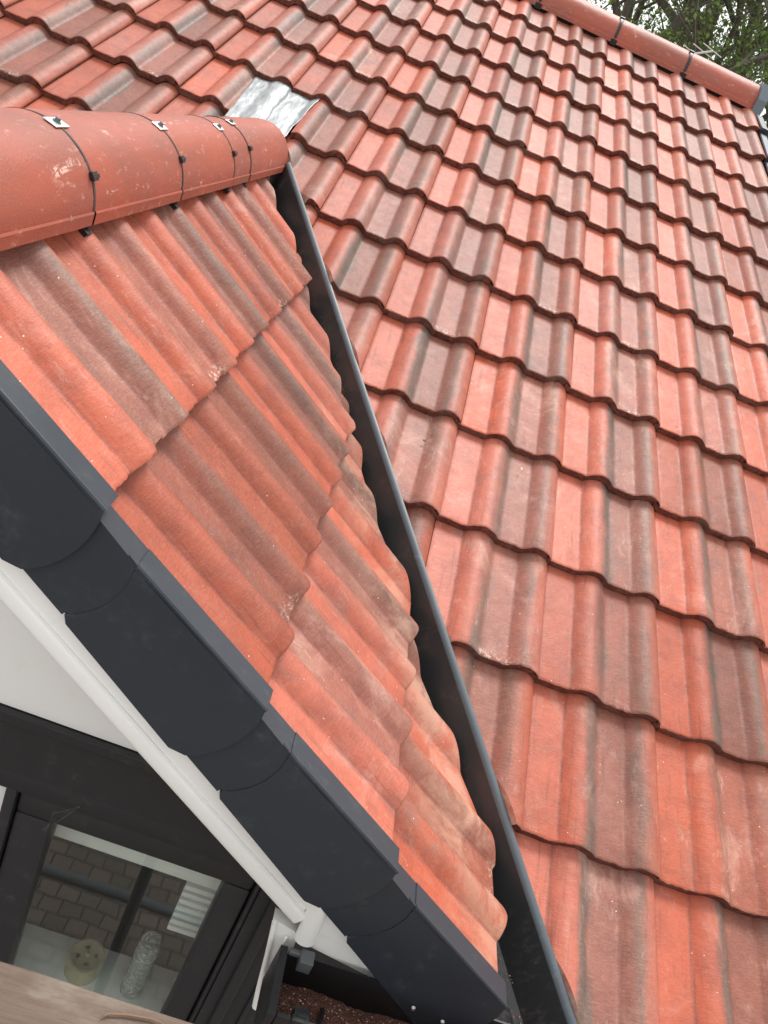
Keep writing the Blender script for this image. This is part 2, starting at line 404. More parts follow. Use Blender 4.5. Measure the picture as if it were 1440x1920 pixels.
# ------------------------------------------------------------------ valley troughs
DEP = -HR - 0.012
def valley(name, label, mirror):
    """trough beside the dormer: flat bed, upstand rib next to the main tiles"""
    def V3(p, z):
        x = p.x
        if mirror: x = 2 * RX - x
        return Vector((x, p.y, z))
    sec = []  # (offset across valley, height over the local roof plane at that side)
    t0, t1 = (0.02, 2.36) if not mirror else (0.02, 2.0)
    bm = bmesh.new()
    # cross-section: lip under dormer tiles, down the dormer side, bed bottom, up the main side, rib
    def bed(off, t):
        p = vpt(t, off); return p, zmain(p.y)
    prof_ = []
    rows = []
    n = 40
    for i in range(n + 1):
        t = t0 + (t1 - t0) * i / n
        pr = []
        for off, kind, h in ((-0.16, 'd', -0.084), (-0.04, 'd', -0.086), (-0.012, 'm', -0.078), (0.002, 'm', -0.074), (0.006, 'm', -0.066), (0.0310, 'm', -0.008), (0.0335, 'm', -0.0028), (0.0400, 'm', -0.0005), (0.0445, 'm', -0.0008), (0.0462, 'm', -0.004), (0.0468, 'm', -0.074), (0.13, 'm', -0.076)):
            wv = 0.0012 * noise.noise(Vector((t * 3.0, off * 5, 1.0 + mirror)))
            p = vpt(t, off + wv)
            z = (zmain(p.y) if kind == 'm' else zdorm(p.x)) + h / (cT if kind == 'm' else cP)
            pr.append(bm.verts.new(V3(p, z)))
        rows.append(pr)
    for i in range(n):
        for j in range(len(rows[0]) - 1): bm.faces.new((rows[i][j], rows[i][j + 1], rows[i + 1][j + 1], rows[i + 1][j]))
    bmesh.ops.recalc_face_normals(bm, faces=bm.faces)
    if sum(f.normal.z for f in bm.faces) < 0: bmesh.ops.reverse_faces(bm, faces=bm.faces)
    me = bpy.data.meshes.new(name); bm.to_mesh(me); bm.free()
    for p in me.polygons: p.use_smooth = True
    me.set_sharp_from_angle(angle=math.radians(35))
    o = link(name, me, VALLEY)
    md = o.modifiers.new('thickness', 'SOLIDIFY'); md.thickness = 0.0022; md.offset = -1
    bm = bmesh.new(); rg = []
    for i in range(n + 1):
        t = t0 + (t1 - t0) * i / n; r_ = []
        for off, h in ((0.0318, -0.0060), (0.0345, -0.0006), (0.0400, 0.0012), (0.0450, 0.0006), (0.0472, -0.0035), (0.0465, -0.0040), (0.0400, -0.0012)):
            p = vpt(t, off + 0.0012 * noise.noise(Vector((t * 3.0, off * 5, 1.0 + mirror)))); r_.append(bm.verts.new(V3(p, zmain(p.y) + h / cT)))
        rg.append(r_)
    for a_, b_ in zip(rg[:-1], rg[1:]):
        for j in range(7): bm.faces.new((a_[j], a_[(j + 1) % 7], b_[(j + 1) % 7], b_[j]))
    bm.faces.new(rg[0]); bm.faces.new(rg[-1][::-1])
    link('rib_edge', tomesh(bm, 'rib', True, 60), RIB, o)
    return tag(o, label, 'valley gutter')
valley('valley_gutter', 'long black valley trough with raised rib between the corrugated dormer tiles and the main roof', False)
valley('valley_gutter', 'black valley trough mostly hidden behind the dormer ridge, on its far left side', True)

# ------------------------------------------------------------------ main roof
main = thing('main_roof', 'large red and grey concrete tiled roof slope filling the right of the picture', 'roof')
def inframe(p, mx=60):
    d = Vector(p) - CAM
    q = [sum(RW[i][k] * d[k] for k in range(3)) for i in range(3)]
    if q[2] <= 0.1: return False
    x, y = F * q[0] / q[2] + 720, F * q[1] / q[2] + 960
    return -mx < x < 1440 + mx and -mx < y < 1920 + mx
RIGHT_CUT = (vpt(0, 0.0480), -VN)                       # keep main tiles on the far side of the rib
def mir(p): return Vector((2 * RX - p.x, p.y, p.z))
cand = []
def add_main(c, r):
    rs = random.Random(c * 97 + r * 13 + 5)
    jx, jy, jr = rs.uniform(-0.0010, 0.0010), rs.uniform(-0.0045, 0.0045), rs.uniform(-0.0050, 0.0050)
    mw = MAIN @ Matrix.Translation(((c - 1) * TW + jx, -r * G1 + jy, ZM + rs.uniform(-0.0008, 0.0022))) @ Matrix.Rotation(jr, 4, 'Z')
    me = T1[rs.randrange(9)]
    ctr = mw @ Vector((0.15, 0.17, 0))
    res_ = []
    if ctr.x > RX - 0.26:
        planes = [RIGHT_CUT]
        if r <= 7: planes = []
        if (c, r) == (-4, 8): planes = [(vpt(0, 0.056), -VN)]
        if r == 7 and c == -5: planes = [(Vector((-1.618, 0, 0)), Vector((1, 0, 0)))]
        if r == 7 and c == -4: planes = [(Vector((-1.402, 0, 0)), Vector((-1, 0, 0)))]
        if r == 7 and c < -5: planes = []
        if r >= 8 and c <= -5: planes = [(mir(vpt(0, 0.052)), Vector((-VN.x, VN.y, 0)) * -1)]
    else:
        planes = [] if r <= 7 else [(mir(vpt(0, 0.052)), Vector((VN.x, -VN.y, 0)))]
    if planes:
        nm, cut = cut_mesh(me, mw, planes)
        if nm is None: return
    else: nm, cut = me, False
    cand.append((ctr, nm, mw, cut))
for r in range(1, 15):
    for c in range(-10, 3):
        p = MAIN @ Vector(((c - 0.5) * TW, -(r - 0.5) * G1, 0))
        add_main(c, r)
vis = sorted([q for q in cand if inframe(q[0], 70)], key=lambda q: (q[0] - CAM).length)
keep = vis[:100]; ids = {id(q) for q in keep}; rest = [q for q in cand if id(q) not in ids]
print('main tiles', len(cand), 'visible', len(vis))
for ctr, nm, mw, cut in keep: link('roof_tile', nm, None, main, mw)
bm = bmesh.new()
# remaining tiles: joined (with a stored copy of their own coordinates so the glaze bands still follow each tile)
verts, faces, mi, sm, loc = [], [], [], [], []
for ctr, nm, mw, cut in rest:
    b0 = len(verts); sd = random.uniform(-40, 40)
    for v in nm.vertices: verts.append(mw @ v.co); loc.append((v.co.x, v.co.y, v.co.z))
    for p in nm.polygons: faces.append([b0 + i for i in p.vertices]); mi.append(p.material_index); sm.append(p.use_smooth)
me = bpy.data.meshes.new('roof tiles'); me.from_pydata(verts, [], faces)
for p, a, s_ in zip(me.polygons, mi, sm): p.material_index = a; p.use_smooth = s_
at = me.attributes.new('tile_pos', 'FLOAT_VECTOR', 'POINT')
for i, q in enumerate(loc): at.data[i].vector = q
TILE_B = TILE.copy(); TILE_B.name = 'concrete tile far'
t_ = TILE_B.node_tree
an = t_.nodes.new('ShaderNodeAttribute'); an.attribute_name = 'tile_pos'
tcn = [n_ for n_ in t_.nodes if n_.type == 'TEX_COORD'][0]; oin = [n_ for n_ in t_.nodes if n_.type == 'OBJECT_INFO'][0]
for l_ in list(t_.links):
    if l_.from_node == tcn: t_.links.new(an.outputs['Vector'], l_.to_socket)
# a random number per tile from its mesh island
gn = t_.nodes.new('ShaderNodeNewGeometry')
for l_ in list(t_.links):
    if l_.from_node == oin: t_.links.new(gn.outputs['Random Per Island'], l_.to_socket)
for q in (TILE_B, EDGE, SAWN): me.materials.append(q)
me.set_sharp_from_angle(angle=math.radians(50))
o = link('roof_tile', me, None, main); o['kind'] = 'stuff'
bm.free()

# roof body under the tiles, front slope cut along the valleys, plus the back slope
bm = bmesh.new()
zo = -0.075
def mp(x, s): return MAIN @ Vector((x, s, zo))
def mpy(x, y): return Vector((x, y, zmain(y) - 0.082))
va, vb = vpt(0.0, 0.02), vpt(2.34, 0.02)
prism(bm, [mpy(-3.3, 0.02), mpy(RX, 0.02), mpy(RX, va.y), mpy(2 * RX - vb.x, vb.y), mpy(-3.3, vb.y)], Vector((0, 0, -0.06)))
prism(bm, [mpy(RX, 0.02), mpy(0.585, 0.02), mpy(0.585, vb.y), mpy(vb.x, vb.y), mpy(RX, va.y)], Vector((0, 0, -0.06)))
bw = [Vector((-3.3, 0.14, 0.0 - 0.03)), Vector((0.585, 0.14, -0.03)), Vector((0.585, 5.0, -2.2)), Vector((-3.3, 5.0, -2.2))]
prism(bm, bw, Vector((0, 0, -0.06)))
link('roof_deck', tomesh(bm, 'deck'), DARK, main)

# ridge tile builder: local x across, y along, z up; radius r, arc plus upright skirts
def ridge_mesh(length, r=0.106, cutfar=None, seed=0, skirt=0.022, lo=-4):
    bm = bmesh.new(); nA = 30; rows = []
    nl = max(2, int(length / 0.03))
    for j in range(nl + 1):
        y = length * j / nl
        pr = []
        tot = []
        for i in range(nA + 1):
            a = math.radians(lo) + (math.pi - 2 * math.radians(lo)) * i / nA
            q = 0.0008 * noise.noise(Vector((i * 0.25, y * 12, seed * 4.0)))
            tot.append((math.cos(a) * (r + q), math.sin(a) * (r + q)))
        # skirts: 2 mm proud band at the foot
        zf = tot[0][1]
        outer = [(r + 0.0030, zf - skirt), (r + 0.0035, zf - 0.002), (r + 0.0015, zf + 0.0012)] + tot + [(-r - 0.0015, zf + 0.0012), (-r - 0.0035, zf - 0.002), (-r - 0.003, zf - skirt)]
        inner = [(-r + 0.014, zf - skirt)] + [(x_ * (r - 0.017) / r, z_ * (r - 0.017) / r) for x_, z_ in reversed(tot)] + [(r - 0.014, zf - skirt)]
        wv = 0.0013 * noise.noise(Vector((seed, y * 20, 3)))
        ring = outer + inner
        rows.append([bm.verts.new((x_, y, z_ + (wv if k in (0, len(outer) - 1) else 0))) for k, (x_, z_) in enumerate(ring)])
    n = len(rows[0])
    for j in range(nl):
        for i in range(n): bm.faces.new((rows[j][i], rows[j][(i + 1) % n], rows[j + 1][(i + 1) % n], rows[j + 1][i]))
    no = 33 + 4
    for R_ in (rows[0], rows[-1]):
        o_ = R_[:nA + 7]; i_ = R_[nA + 7:][::-1]
        # end annulus
        for a in range(nA + 2):
            try: bm.faces.new((o_[a + 2] if False else o_[min(a + 2, nA + 6)], o_[min(a + 3, nA + 6)], i_[min(a + 1, len(i_) - 1)], i_[min(a, len(i_) - 1)]))
            except ValueError: pass
    bmesh.ops.recalc_face_normals(bm, faces=bm.faces)
    me = bpy.data.meshes.new('ridge tile'); bm.to_mesh(me); bm.free()
    for p in me.polygons: p.use_smooth = True
    me.set_sharp_from_angle(angle=math.radians(28))
    me.materials.append(RIDGE)
    return me
def strap_mesh(r, w=0.006, t=0.002, a0=-12, a1=192, teeth=False):
    bm = bmesh.new(); n = 60; rings = []
    for i in range(n + 1):
        a = math.radians(a0 + (a1 - a0) * i / n)
        w_ = w * (1.5 if (teeth and i % 3 == 0) else 1)
        rings.append([bm.verts.new((math.cos(a) * q, s_ * w_ / 2, math.sin(a) * q)) for q, s_ in ((r, -1), (r + t, -1), (r + t, 1), (r, 1))])
    for i in range(n):
        for j in range(4): bm.faces.new((rings[i][j], rings[i][(j + 1) % 4], rings[i + 1][(j + 1) % 4], rings[i + 1][j]))
    bm.faces.new(rings[0]); bm.faces.new(rings[-1][::-1])
    return tomesh(bm, 'strap')
def around(bm_fn, r, ang, y):
    """matrix that seats a small block on the ridge surface at an angle"""
    a = math.radians(ang)
    nrm = Vector((math.cos(a), 0, math.sin(a))); tan = Vector((-math.sin(a), 0, math.cos(a)))
    return frame(nrm * r + Vector((0, y, 0)), (0, 1, 0), tan, nrm)
RM = 0.106
# main ridge runs along x: rotate local y -> world x
MR = frame((0, 0.063, -0.003), (0, -1, 0), (1, 0, 0), (0, 0, 1))      # local +x is the side that faces the camera
joints = [-3.36, -2.92, -2.48, -2.04, -1.60, -1.165, -0.715, -0.270, 0.150, 0.590]
for k in range(len(joints) - 1):
    a, b = joints[k], joints[k + 1]
    link('ridge_tile', ridge_mesh(b - a - 0.004, RM - (0.0012 if k % 2 else 0), seed=k + 40), None, main, MR @ Matrix.Translation((0, a, 0)))
for k in range(1, len(joints) - 1):
    y = joints[k] - 0.002
    s = link('ridge_strap', strap_mesh(RM + 0.0015, 0.012, 0.003, 0, 180, True), BLACKP, main, MR @ Matrix.Translation((0, y, 0)))
    bm = bmesh.new(); box(bm, -0.014, 0.014, -0.008, 0.008, 0, 0.008, around(None, RM + 0.002, 66, 0), 0.0015)
    box(bm, -0.018, 0.018, -0.016, 0.012, -0.004, 0.006, around(None, RM + 0.001, -12, 0) , 0.0015)
    link('buckle', tomesh(bm), BLACKP, s)
# black ventilation roll under the ridge
bm = bmesh.new()
for sgn in (1,):
    prism(bm, [MR @ Vector((0.088, -3.36, -0.02)), MR @ Vector((0.097, -3.36, -0.02)), MR @ Vector((0.092, -3.36, -0.075)), MR @ Vector((0.08, -3.36, -0.075))], Vector((3.94, 0, 0)))
link('ridge_roll', tomesh(bm), DARK, main)
# ridge end cap and verge trims on the right hand edge
def arcpoly(r, y, x_sc=1.0, drop=0.05, n=16):
    return [Vector((r, y, -drop))] + [Vector((math.cos(a) * r, y, math.sin(a) * r)) for a in [math.pi * i / n for i in range(n + 1)]] + [Vector((-r, y, -drop))]
bm = bmesh.new()
hexp = [(0.122, -0.055), (0.122, 0.03), (0.075, 0.112), (-0.075, 0.112), (-0.122, 0.03), (-0.122, -0.055)]
prism(bm, [MR @ Vector((x_, 0.575, z_)) for x_, z_ in hexp], Vector((0.055, 0, 0)))
bevel_all(bm, 0.004)
link('ridge_end_cap', tomesh(bm, 'cap'), CAPG, main)
for r in range(1, 16):
    bm = bmesh.new()
    y0 = -r * G1 - 0.004; y1 = -(r - 1) * G1 - (0.095 if r == 1 else 0.0)
    prof_l = [(0.5985, 0.006), (0.632, 0.006), (0.638, 0.0), (0.638, -0.15), (0.630, -0.15), (0.630, -0.003), (0.5985, -0.003)]
    pts = [MAIN @ Vector((x_, y0, z_ + 0.012)) for x_, z_ in prof_l]
    e2 = (MAIN.to_3x3() @ Vector((0, y1 - y0 - 0.022, -0.018)))
    prism(bm, pts, e2)
    bevel_all(bm, 0.0012, 1, 50)
    s = link('verge_trim', tomesh(bm, 'verge'), CAPG, main)
    bm = bmesh.new()
    box(bm, 0.594, 0.643, y0 - 0.004, y0 + 0.024, -0.14, 0.022, MAIN, 0.002)
    link('collar', tomesh(bm), ANTH, s)

# ------------------------------------------------------------------ dormer roof
dorm = thing('dormer_roof', 'small gabled dormer roof with red tiles and round ridge on the left', 'roof', loc=(0, 0, 0))
YV = -4.2795                                                  # verge line
for r in range(0, 6):
    for k in range(0, 10):
        rs = random.Random(k * 31 + r * 77 + 3)
        xl = -0.152 + k * 0.30
        mw = DORM @ Matrix.Translation((xl + rs.uniform(-0.001, 0.001), 0.005 - r * G2 + rs.uniform(-0.003, 0.003), ZD + rs.uniform(-0.0008, 0.0008))) @ Matrix.Rotation(rs.uniform(-0.003, 0.003), 4, 'Z')
        if r == 0 or r == 5: continue
        co_ = vpt(0, -0.020 + rs.uniform(-0.020, 0.012)); n_ = Matrix.Rotation(rs.uniform(-0.16, 0.16), 3, 'Z') @ VN
        c0 = mw @ Vector((0.15, 0.1, 0)); tt = (c0 - VP0).dot(VD); co_ = co_ + VD * tt
        nm, cut = cut_mesh(T2[rs.randrange(5)], mw, [(co_, n_), (Vector((RX + 0.012, 0, 0)), Vector((-1, 0, 0))), (Vector((0, -4.2690, 0)), Vector((0, -1, 0)))])
        if nm is None: continue
        link('roof_tile', nm, None, dorm, mw)
for r in range(1, 5):
    for k in range(0, 10):
        rs = random.Random(k * 37 + r * 71 + 9)
        mw = DORL @ Matrix.Translation((0.15 - (k + 1) * 0.30, -r * G2 + rs.uniform(-0.003, 0.003), ZD + rs.uniform(-0.0008, 0.0008)))
        nm, cut = cut_mesh(T2[rs.randrange(5)], mw, [(mir(vpt(0, -0.03)), Vector((-VN.x, VN.y, 0))), (Vector((RX - 0.012, 0, 0)), Vector((1, 0, 0)))])
        if nm is None: continue
        link('roof_tile', nm, None, dorm, mw)
# solid deck below
bm = bmesh.new()
for sg in (1, -1):
    def dp(sx, y, off=0.10):
        x = DO.x + sx * G2 * cP; q = Vector((x, y, zdorm(x) - off))
        return q if sg > 0 else Vector((2 * RX - q.x, q.y, q.z))
    x4 = 4.0; xr_ = (RX - DO.x) / (G2 * cP)
    yv = lambda sx: vpt(0, -0.03).y + (DO.x + sx * G2 * cP - vpt(0, -0.03).x) / VD.x * VD.y
    prism(bm, [dp(xr_, -4.27), dp(x4, -4.27), dp(x4, max(-4.26, yv(x4))), dp(xr_, yv(xr_))], Vector((0, 0, -0.02)))
link('roof_deck', tomesh(bm), DARK, dorm)

DR = frame((RX, 0, RZ), (1, 0, 0), (0, 1, 0), (0, 0, 1))
dj = [-4.305, -3.862, -3.417, -2.985, -2.800, -2.262]
for k in range(5):
    a, b = dj[k], dj[k + 1]
    me = ridge_mesh(b - a - 0.007, 0.1045 if k != 3 else 0.1035, seed=k + 3, skirt=0.020, lo=3)
    if k == 4:
        for v in me.vertices:                                 # the last one is sawn to the slope and rounded into the lead
            if v.co.y > 0.40:
                v.co.y += 0.04 * max(0, v.co.z) / 0.1 - 0.0
    link('ridge_tile', me, None, dorm, DR @ Matrix.Translation((0, a, 0)))
for k, (yy, ab, am) in enumerate(((-3.862, 30, 92), (-3.417, 34, 88), (-2.985, 33, 86), (-2.800, 37, 96))):
    s = link('ridge_strap', strap_mesh(0.1025, 0.0060, 0.003, -12, 192), CORD, dorm, DR @ Matrix.Translation((0, yy - 0.0035, 0)))
    bm = bmesh.new(); box(bm, -0.008, 0.010, -0.0065, 0.0065, 0, 0.0065, around(None, 0.1045, ab, 0), 0.0012)
    box(bm, -0.012, 0.012, -0.003, 0.003, 0.006, 0.008, around(None, 0.1045, ab, 0), 0.0005)
    link('buckle', tomesh(bm), BLACKP, s)
    bm = bmesh.new(); box(bm, -0.022, 0.024, -0.011, 0.011, 0.0005, 0.0025, around(None, 0.105, am - 16, 0), 0.0006)
    link('metal_clip', tomesh(bm), GALV, s)
    bm = bmesh.new(); mm = around(None, 0.108, am - 16, 0)
    for rr, z0, z1 in ((0.0062, -0.001, 0.0012), (0.0042, 0.001, 0.006)):
        r_ = bmesh.ops.create_cone(bm, cap_ends=True, segments=6 if rr < 0.006 else 16, radius1=rr, radius2=rr, depth=z1 - z0)
        for v in r_['verts']: v.co = mm @ (v.co + Vector((0, 0, (z0 + z1) / 2)))
    link('screw', tomesh(bm), STEEL, s)
    bm = bmesh.new()
    box(bm, -0.009, 0.009, -0.030, 0.0, -0.026, -0.014, DORM @ Matrix.Translation((yy - DO.y - 0.002, 0, 0)), 0.001)
    o_ = link('strap_tab', tomesh(bm), BLACKP, s); o_.matrix_basis = (DR @ Matrix.Translation((0, yy - 0.0025, 0))).inverted()

# verge trims: one unit per course on the gable edge
YF = -4.300
def sd(s, d, y): return DO + Vector((cP, 0, -sP)) * s * G2 + Vector((sP, 0, cP)) * d + Vector((0, y - DO.y, 0))
def verge_unit(n, last=False, left=False):
    """n: course. Big plate from s=n-1+.22 to n, neck that tucks under from s=n-1 to n-1+.24"""
    o = None
    s0, s1 = n - 1 + 0.235, n + 0.0
    if last: s1 = n + 0.01
    def topd(s): return -0.0310 + 0.0155 * (s - (n - 1) - 0.235) / 0.765
    def pl(s, d, y, rel=False):
        if rel: d = d + topd(s)
        lift = 0.006 * (s - (n - 1))
        p = sd(s, d, y - lift)
        if left: p = Vector((2 * RX - p.x, p.y, p.z))
        return p
    y = YF
    bot = -0.153
    def arc(q): return 0.006 + 0.020 * q + 0.21 * q * (1 - q)
    outline = [(s0 + (s1 - s0) * i / 4, topd(s0 + (s1 - s0) * i / 4)) for i in range(5)]
    nb = 14
    for i in range(1, nb + 1):
        q = i / nb; outline.append((s1 + arc(q), topd(s1) + (bot - topd(s1)) * q))
    outline += [(s1 - 0.04, bot - 0.012), (s0 + 0.06, bot - 0.008), (s0 + arc(1), bot)]
    for i in range(1, nb):
        q = 1 - i / nb
        outline.append((s0 + arc(q), topd(s0) + (bot - topd(s0)) * q))
    bm = bmesh.new()
    fr = [bm.verts.new(pl(s, d, y)) for s, d in outline]; bk = [bm.verts.new(pl(s, d, y + 0.0035)) for s, d in outline]
    bm.faces.new(fr); bm.faces.new(bk[::-1])
    for i in range(len(fr)): bm.faces.new((fr[i], bk[i], bk[(i + 1) % len(fr)], fr[(i + 1) % len(fr)]))
    es = [e for e in bm.edges if len(e.link_faces) == 2 and all(v in fr for v in e.verts)]
    bmesh.ops.bevel(bm, geom=es, offset=0.0014, segments=3, affect='EDGES')
    me = tomesh(bm, 'verge plate', True, 40)
    root = link('verge_trim', me, ANTH, dorm)
    # neck under the unit above
    bm = bmesh.new()
    nk = [(n - 1 - 0.12, -0.0290), (s0 - 0.05, -0.0290), (s0 - 0.05, -0.0270), (s0 + 0.10, -0.0285), (s0 + 0.14, -0.148), (s0 + 0.02, -0.148), (s0 + 0.02, -0.156), (n - 1 - 0.12, -0.156)]
    prism(bm, [pl(s, d, y + 0.0015) for s, d in nk], Vector((0, 0.004, 0)))
    link('neck', tomesh(bm, 'neck'), ANTH, root)
    # rounded bead along the top corner, then the flat flange on the tiles
    bm = bmesh.new()
    def fl(s): return -HR + ZD + TK * max(0.0, s - (n - 1)) + 0.0040       # just over the pan of this course
    def sec(s):
        t = topd(s); f = fl(s) + 0.001
        f = max(f, t + 0.0035); return [(0.0, t - 0.002), (0.0, t + 0.0030), (0.0016, t + 0.0055), (0.0040, t + 0.0058), (0.0052, t + 0.0035), (0.0058, t + 0.0032), (0.0060, f - 0.0008), (0.0072, f), (0.0445, f), (0.0445, f - 0.0025), (0.009, f - 0.004), (0.0035, t - 0.002)]
    ss = [s0, s0 + (s1 - s0) * 0.33, s0 + (s1 - s0) * 0.66, s1]
    rg = [[bm.verts.new(pl(s, d, y + dy)) for dy, d in sec(s)] for s in ss]
    bm.faces.new(rg[0]); bm.faces.new(rg[-1][::-1])
    for a_, b_ in zip(rg[:-1], rg[1:]):
        for i in range(12): bm.faces.new((a_[i], b_[i], b_[(i + 1) % 12], a_[(i + 1) % 12]))
    link('top_flange', tomesh(bm, 'flange', True, 30), ANTH, root)
    bm = bmesh.new()
    sa, sb = n - 1 - 0.12, s0 + 0.02
    ft = max(fl(sb), topd(s0) + 0.0022); fa = max(fl(n - 1), -0.0345)
    tq = [pl(sa, fa, y + 0.006), pl(sb, ft, y + 0.006), pl(sb, ft, y + 0.0442), pl(sa, fa, y + 0.0442)]
    prism(bm, tq, Vector((0, 0, -0.003)))
    link('flange_tongue', tomesh(bm, 'tongue'), ANTH, root)
    # return under the bottom edge
    bm = bmesh.new(); prism(bm, [pl(s0, bot + 0.001, y + 0.003), pl(s1 + 0.02, bot + 0.001, y + 0.003), pl(s1 + 0.02, bot + 0.001, y + 0.02), pl(s0, bot + 0.001, y + 0.02)], Vector((0, 0, 0.0025)))
    link('lower_return', tomesh(bm), ANTH, root)
    if last:
        for s, d in ((n - 0.194, -0.142), (n - 0.047, -0.117)):
            bm = bmesh.new(); r_ = bmesh.ops.create_cone(bm, cap_ends=True, segments=14, radius1=0.0040, radius2=0.0028, depth=0.004)
            for v in r_['verts']: v.co = pl(s, d, y - 0.004) + Vector((v.co.x, -v.co.z, v.co.y))
            link('screw', tomesh(bm), GALV, root)
    return root
for n in range(1, 5): verge_unit(n, n == 4)
for n in range(1, 5): verge_unit(n, n == 4, True)

# ------------------------------------------------------------------ lead flashing at the head of the valley
lm_ = mat('lead', (0.60, 0.61, 0.62), 0.34, 0.35); g = N(lm_)
V = g.n('ShaderNodeNewGeometry').outputs['Position']
g.l(g.mix(g.ramp(g.noise(g.map(V, (70, 12, 12)), 1, 5, 0.65, 0.6), 0.35, 0.7), (0.24, 0.255, 0.265), (0.40, 0.412, 0.42)), g.b.inputs['Base Color'])
g.l(g.math('ADD', 0.30, g.math('MULTIPLY', g.noise(V, 18, 3, 0.6), 0.35)), g.b.inputs['Roughness'])
g.l(g.bump(g.noise(g.map(V, (60, 14, 14)), 1, 3, 0.5, 1.0), 0.40, 0.004), g.b.inputs['Normal'])
bm = bmesh.new(); nx, ny = 60, 36; gv = []
Ctop = (-1.645, -1.345); 
for j in range(ny + 1):
    q = j / ny; s = -5.90 * G1 - q * 1.30 * G1
    row = []
    for i in range(nx + 1):
        a = i / nx
        xl = -1.632 + 0.0 * q + 0.018 * q; xr = -1.388 - 0.030 * q + 0.004 * noise.noise(Vector((q * 5, 1, 4)))
        x = xl + (xr - xl) * a
        lx = (x / TW) % 1.0 * TW
        h = prof(lx) * (0.92 - 0.5 * q) + TK * q - 0.012 * q
        h += 0.004 + ZM + 0.0040 * noise.noise(Vector((x * 18, s * 12, 1.5))) + 0.0012 * noise.noise(Vector((x * 80, s * 40, 3.5)))
        if s > -7.0 * G1 + 0.0:
            h = min(h, 0.5)
        hh = h if q > 0.12 else h - 0.012 * (0.12 - q) / 0.12
        row.append(bm.verts.new(MAIN @ Vector((x + 0.004 * noise.noise(Vector((a * 3, q * 9, 7))), s + 0.006 * noise.noise(Vector((a * 6, q * 2, 9))), hh))))
    gv.append(row)
for j in range(ny):
    for i in range(nx): bm.faces.new((gv[j][i], gv[j][i + 1], gv[j + 1][i + 1], gv[j + 1][i]))
me = tomesh(bm, 'lead', True)
o = link('lead_flashing', me, lm_); md = o.modifiers.new('t', 'SOLIDIFY'); md.thickness = 0.0018
tag(o, 'crinkled shiny lead flashing dressed over the tiles behind the end of the dormer ridge', 'flashing')

# ------------------------------------------------------------------ white bargeboard and boxed eave
YB = -4.288
barge = thing('bargeboard', 'white plastic bargeboard under the dark verge trims, boxed at its lower corner', 'bargeboard')
def slope_poly(pts, y, t): return [sd(s, d, y) for s, d in pts]
def slope_prism(name, pts, y, t, mt, parent, bev=0.002):
    bm = bmesh.new(); prism(bm, [sd(s, d, y) for s, d in pts], Vector((0, t, 0))); bevel_all(bm, bev)
    return link(name, tomesh(bm, name, True, 40), mt, parent)
slope_prism('board', [(-0.5, -0.10), (3.06, -0.10), (3.06, -0.200), (-0.5, -0.200)], YB, 0.02, WHITE, barge)
# moulded lip along the lower edge (half-round)
bm = bmesh.new(); pts = []
for i in range(13):
    a = -math.pi / 2 + math.pi * i / 12
    pts.append((-(max(0.0, math.cos(a)) ** 0.45) * 0.0055, -0.2065 + math.sin(a) * 0.0125))
ra = [bm.verts.new(sd(-0.5, d, YB + dy)) for dy, d in pts] + [bm.verts.new(sd(-0.5, -0.195, YB + 0.02)), bm.verts.new(sd(-0.5, -0.218, YB + 0.02))]
rb = [bm.verts.new(sd(3.10, d, YB + dy)) for dy, d in pts] + [bm.verts.new(sd(3.10, -0.195, YB + 0.02)), bm.verts.new(sd(3.10, -0.218, YB + 0.02))]
ra = ra[:13] + [ra[13], ra[14]]; rb = rb[:13] + [rb[13], rb[14]]
for i in range(15): bm.faces.new((ra[i], rb[i], rb[(i + 1) % 15], ra[(i + 1) % 15]))
bm.faces.new(ra); bm.faces.new(rb[::-1])
link('lip', tomesh(bm, 'lip', True, 50), WHITE, barge)
slope_prism('bead', [(-0.5, -0.1900), (3.09, -0.1900), (3.09, -0.1945), (-0.5, -0.1945)], YB - 0.0030, 0.004, WHITE, barge, 0.001)
# mirrored board on the far side of the gable
bm = bmesh.new(); prism(bm, [Vector((2 * RX - p.x, p.y, p.z)) for p in slope_poly([(-0.5, -0.10), (3.6, -0.10), (3.6, -0.214), (-0.5, -0.214)], YB, 0)], Vector((0, 0.02, 0)))
link('board', tomesh(bm), WHITE, barge)
# joint cover at the corner (upright), box side, tapering box end
def ypoly(name, px, Y, t, mt, parent, bev=0.0015, lab=None):
    bm = bmesh.new(); prism(bm, [hy(x_, y_, Y) for x_, y_ in px], Vector((0, t, 0))); bevel_all(bm, bev)
    o_ = link(name, tomesh(bm, name, True, 40), mt, parent)
    if lab: o_['label'] = lab
    return o_
bm = bmesh.new()
c0 = hy(570, 1708, YB - 0.005); c1 = hy(545, 1775, YB - 0.005)
tube_pts = [hy(598, 1690, YB - 0.003), hy(570, 1766, YB - 0.003)]
xw = 0.0165
bmx = []
pa, pb = tube_pts
for q in (pa + Vector((0, 0, 0.06)), pb):
    bmx.append([bm.verts.new(q + Vector((math.cos(a) * xw, -abs(math.sin(a)) * 0.012 + 0.004, 0))) for a in [math.pi * i / 10 for i in range(11)]])
for i in range(10): bm.faces.new((bmx[0][i], bmx[0][i + 1], bmx[1][i + 1], bmx[1][i]))
bm.faces.new(bmx[1]); bm.faces.new(bmx[0][::-1]); bm.faces.new((bmx[0][0], bmx[1][0], bmx[1][-1], bmx[0][-1]))
link('joint_cover', tomesh(bm, 'joint cover', True, 50), WHITE, barge)
ypoly('fascia_end', [(588, 1680), (640, 1700), (790, 1862), (700, 1835), (575, 1772)], YB + 0.001, 0.02, WHITE, barge)
ypoly('box_end', [(512, 1722), (560, 1752), (548, 1782), (508, 1850), (494, 1893), (478, 1888)], YB + 0.004, 0.02, WHITE, barge)
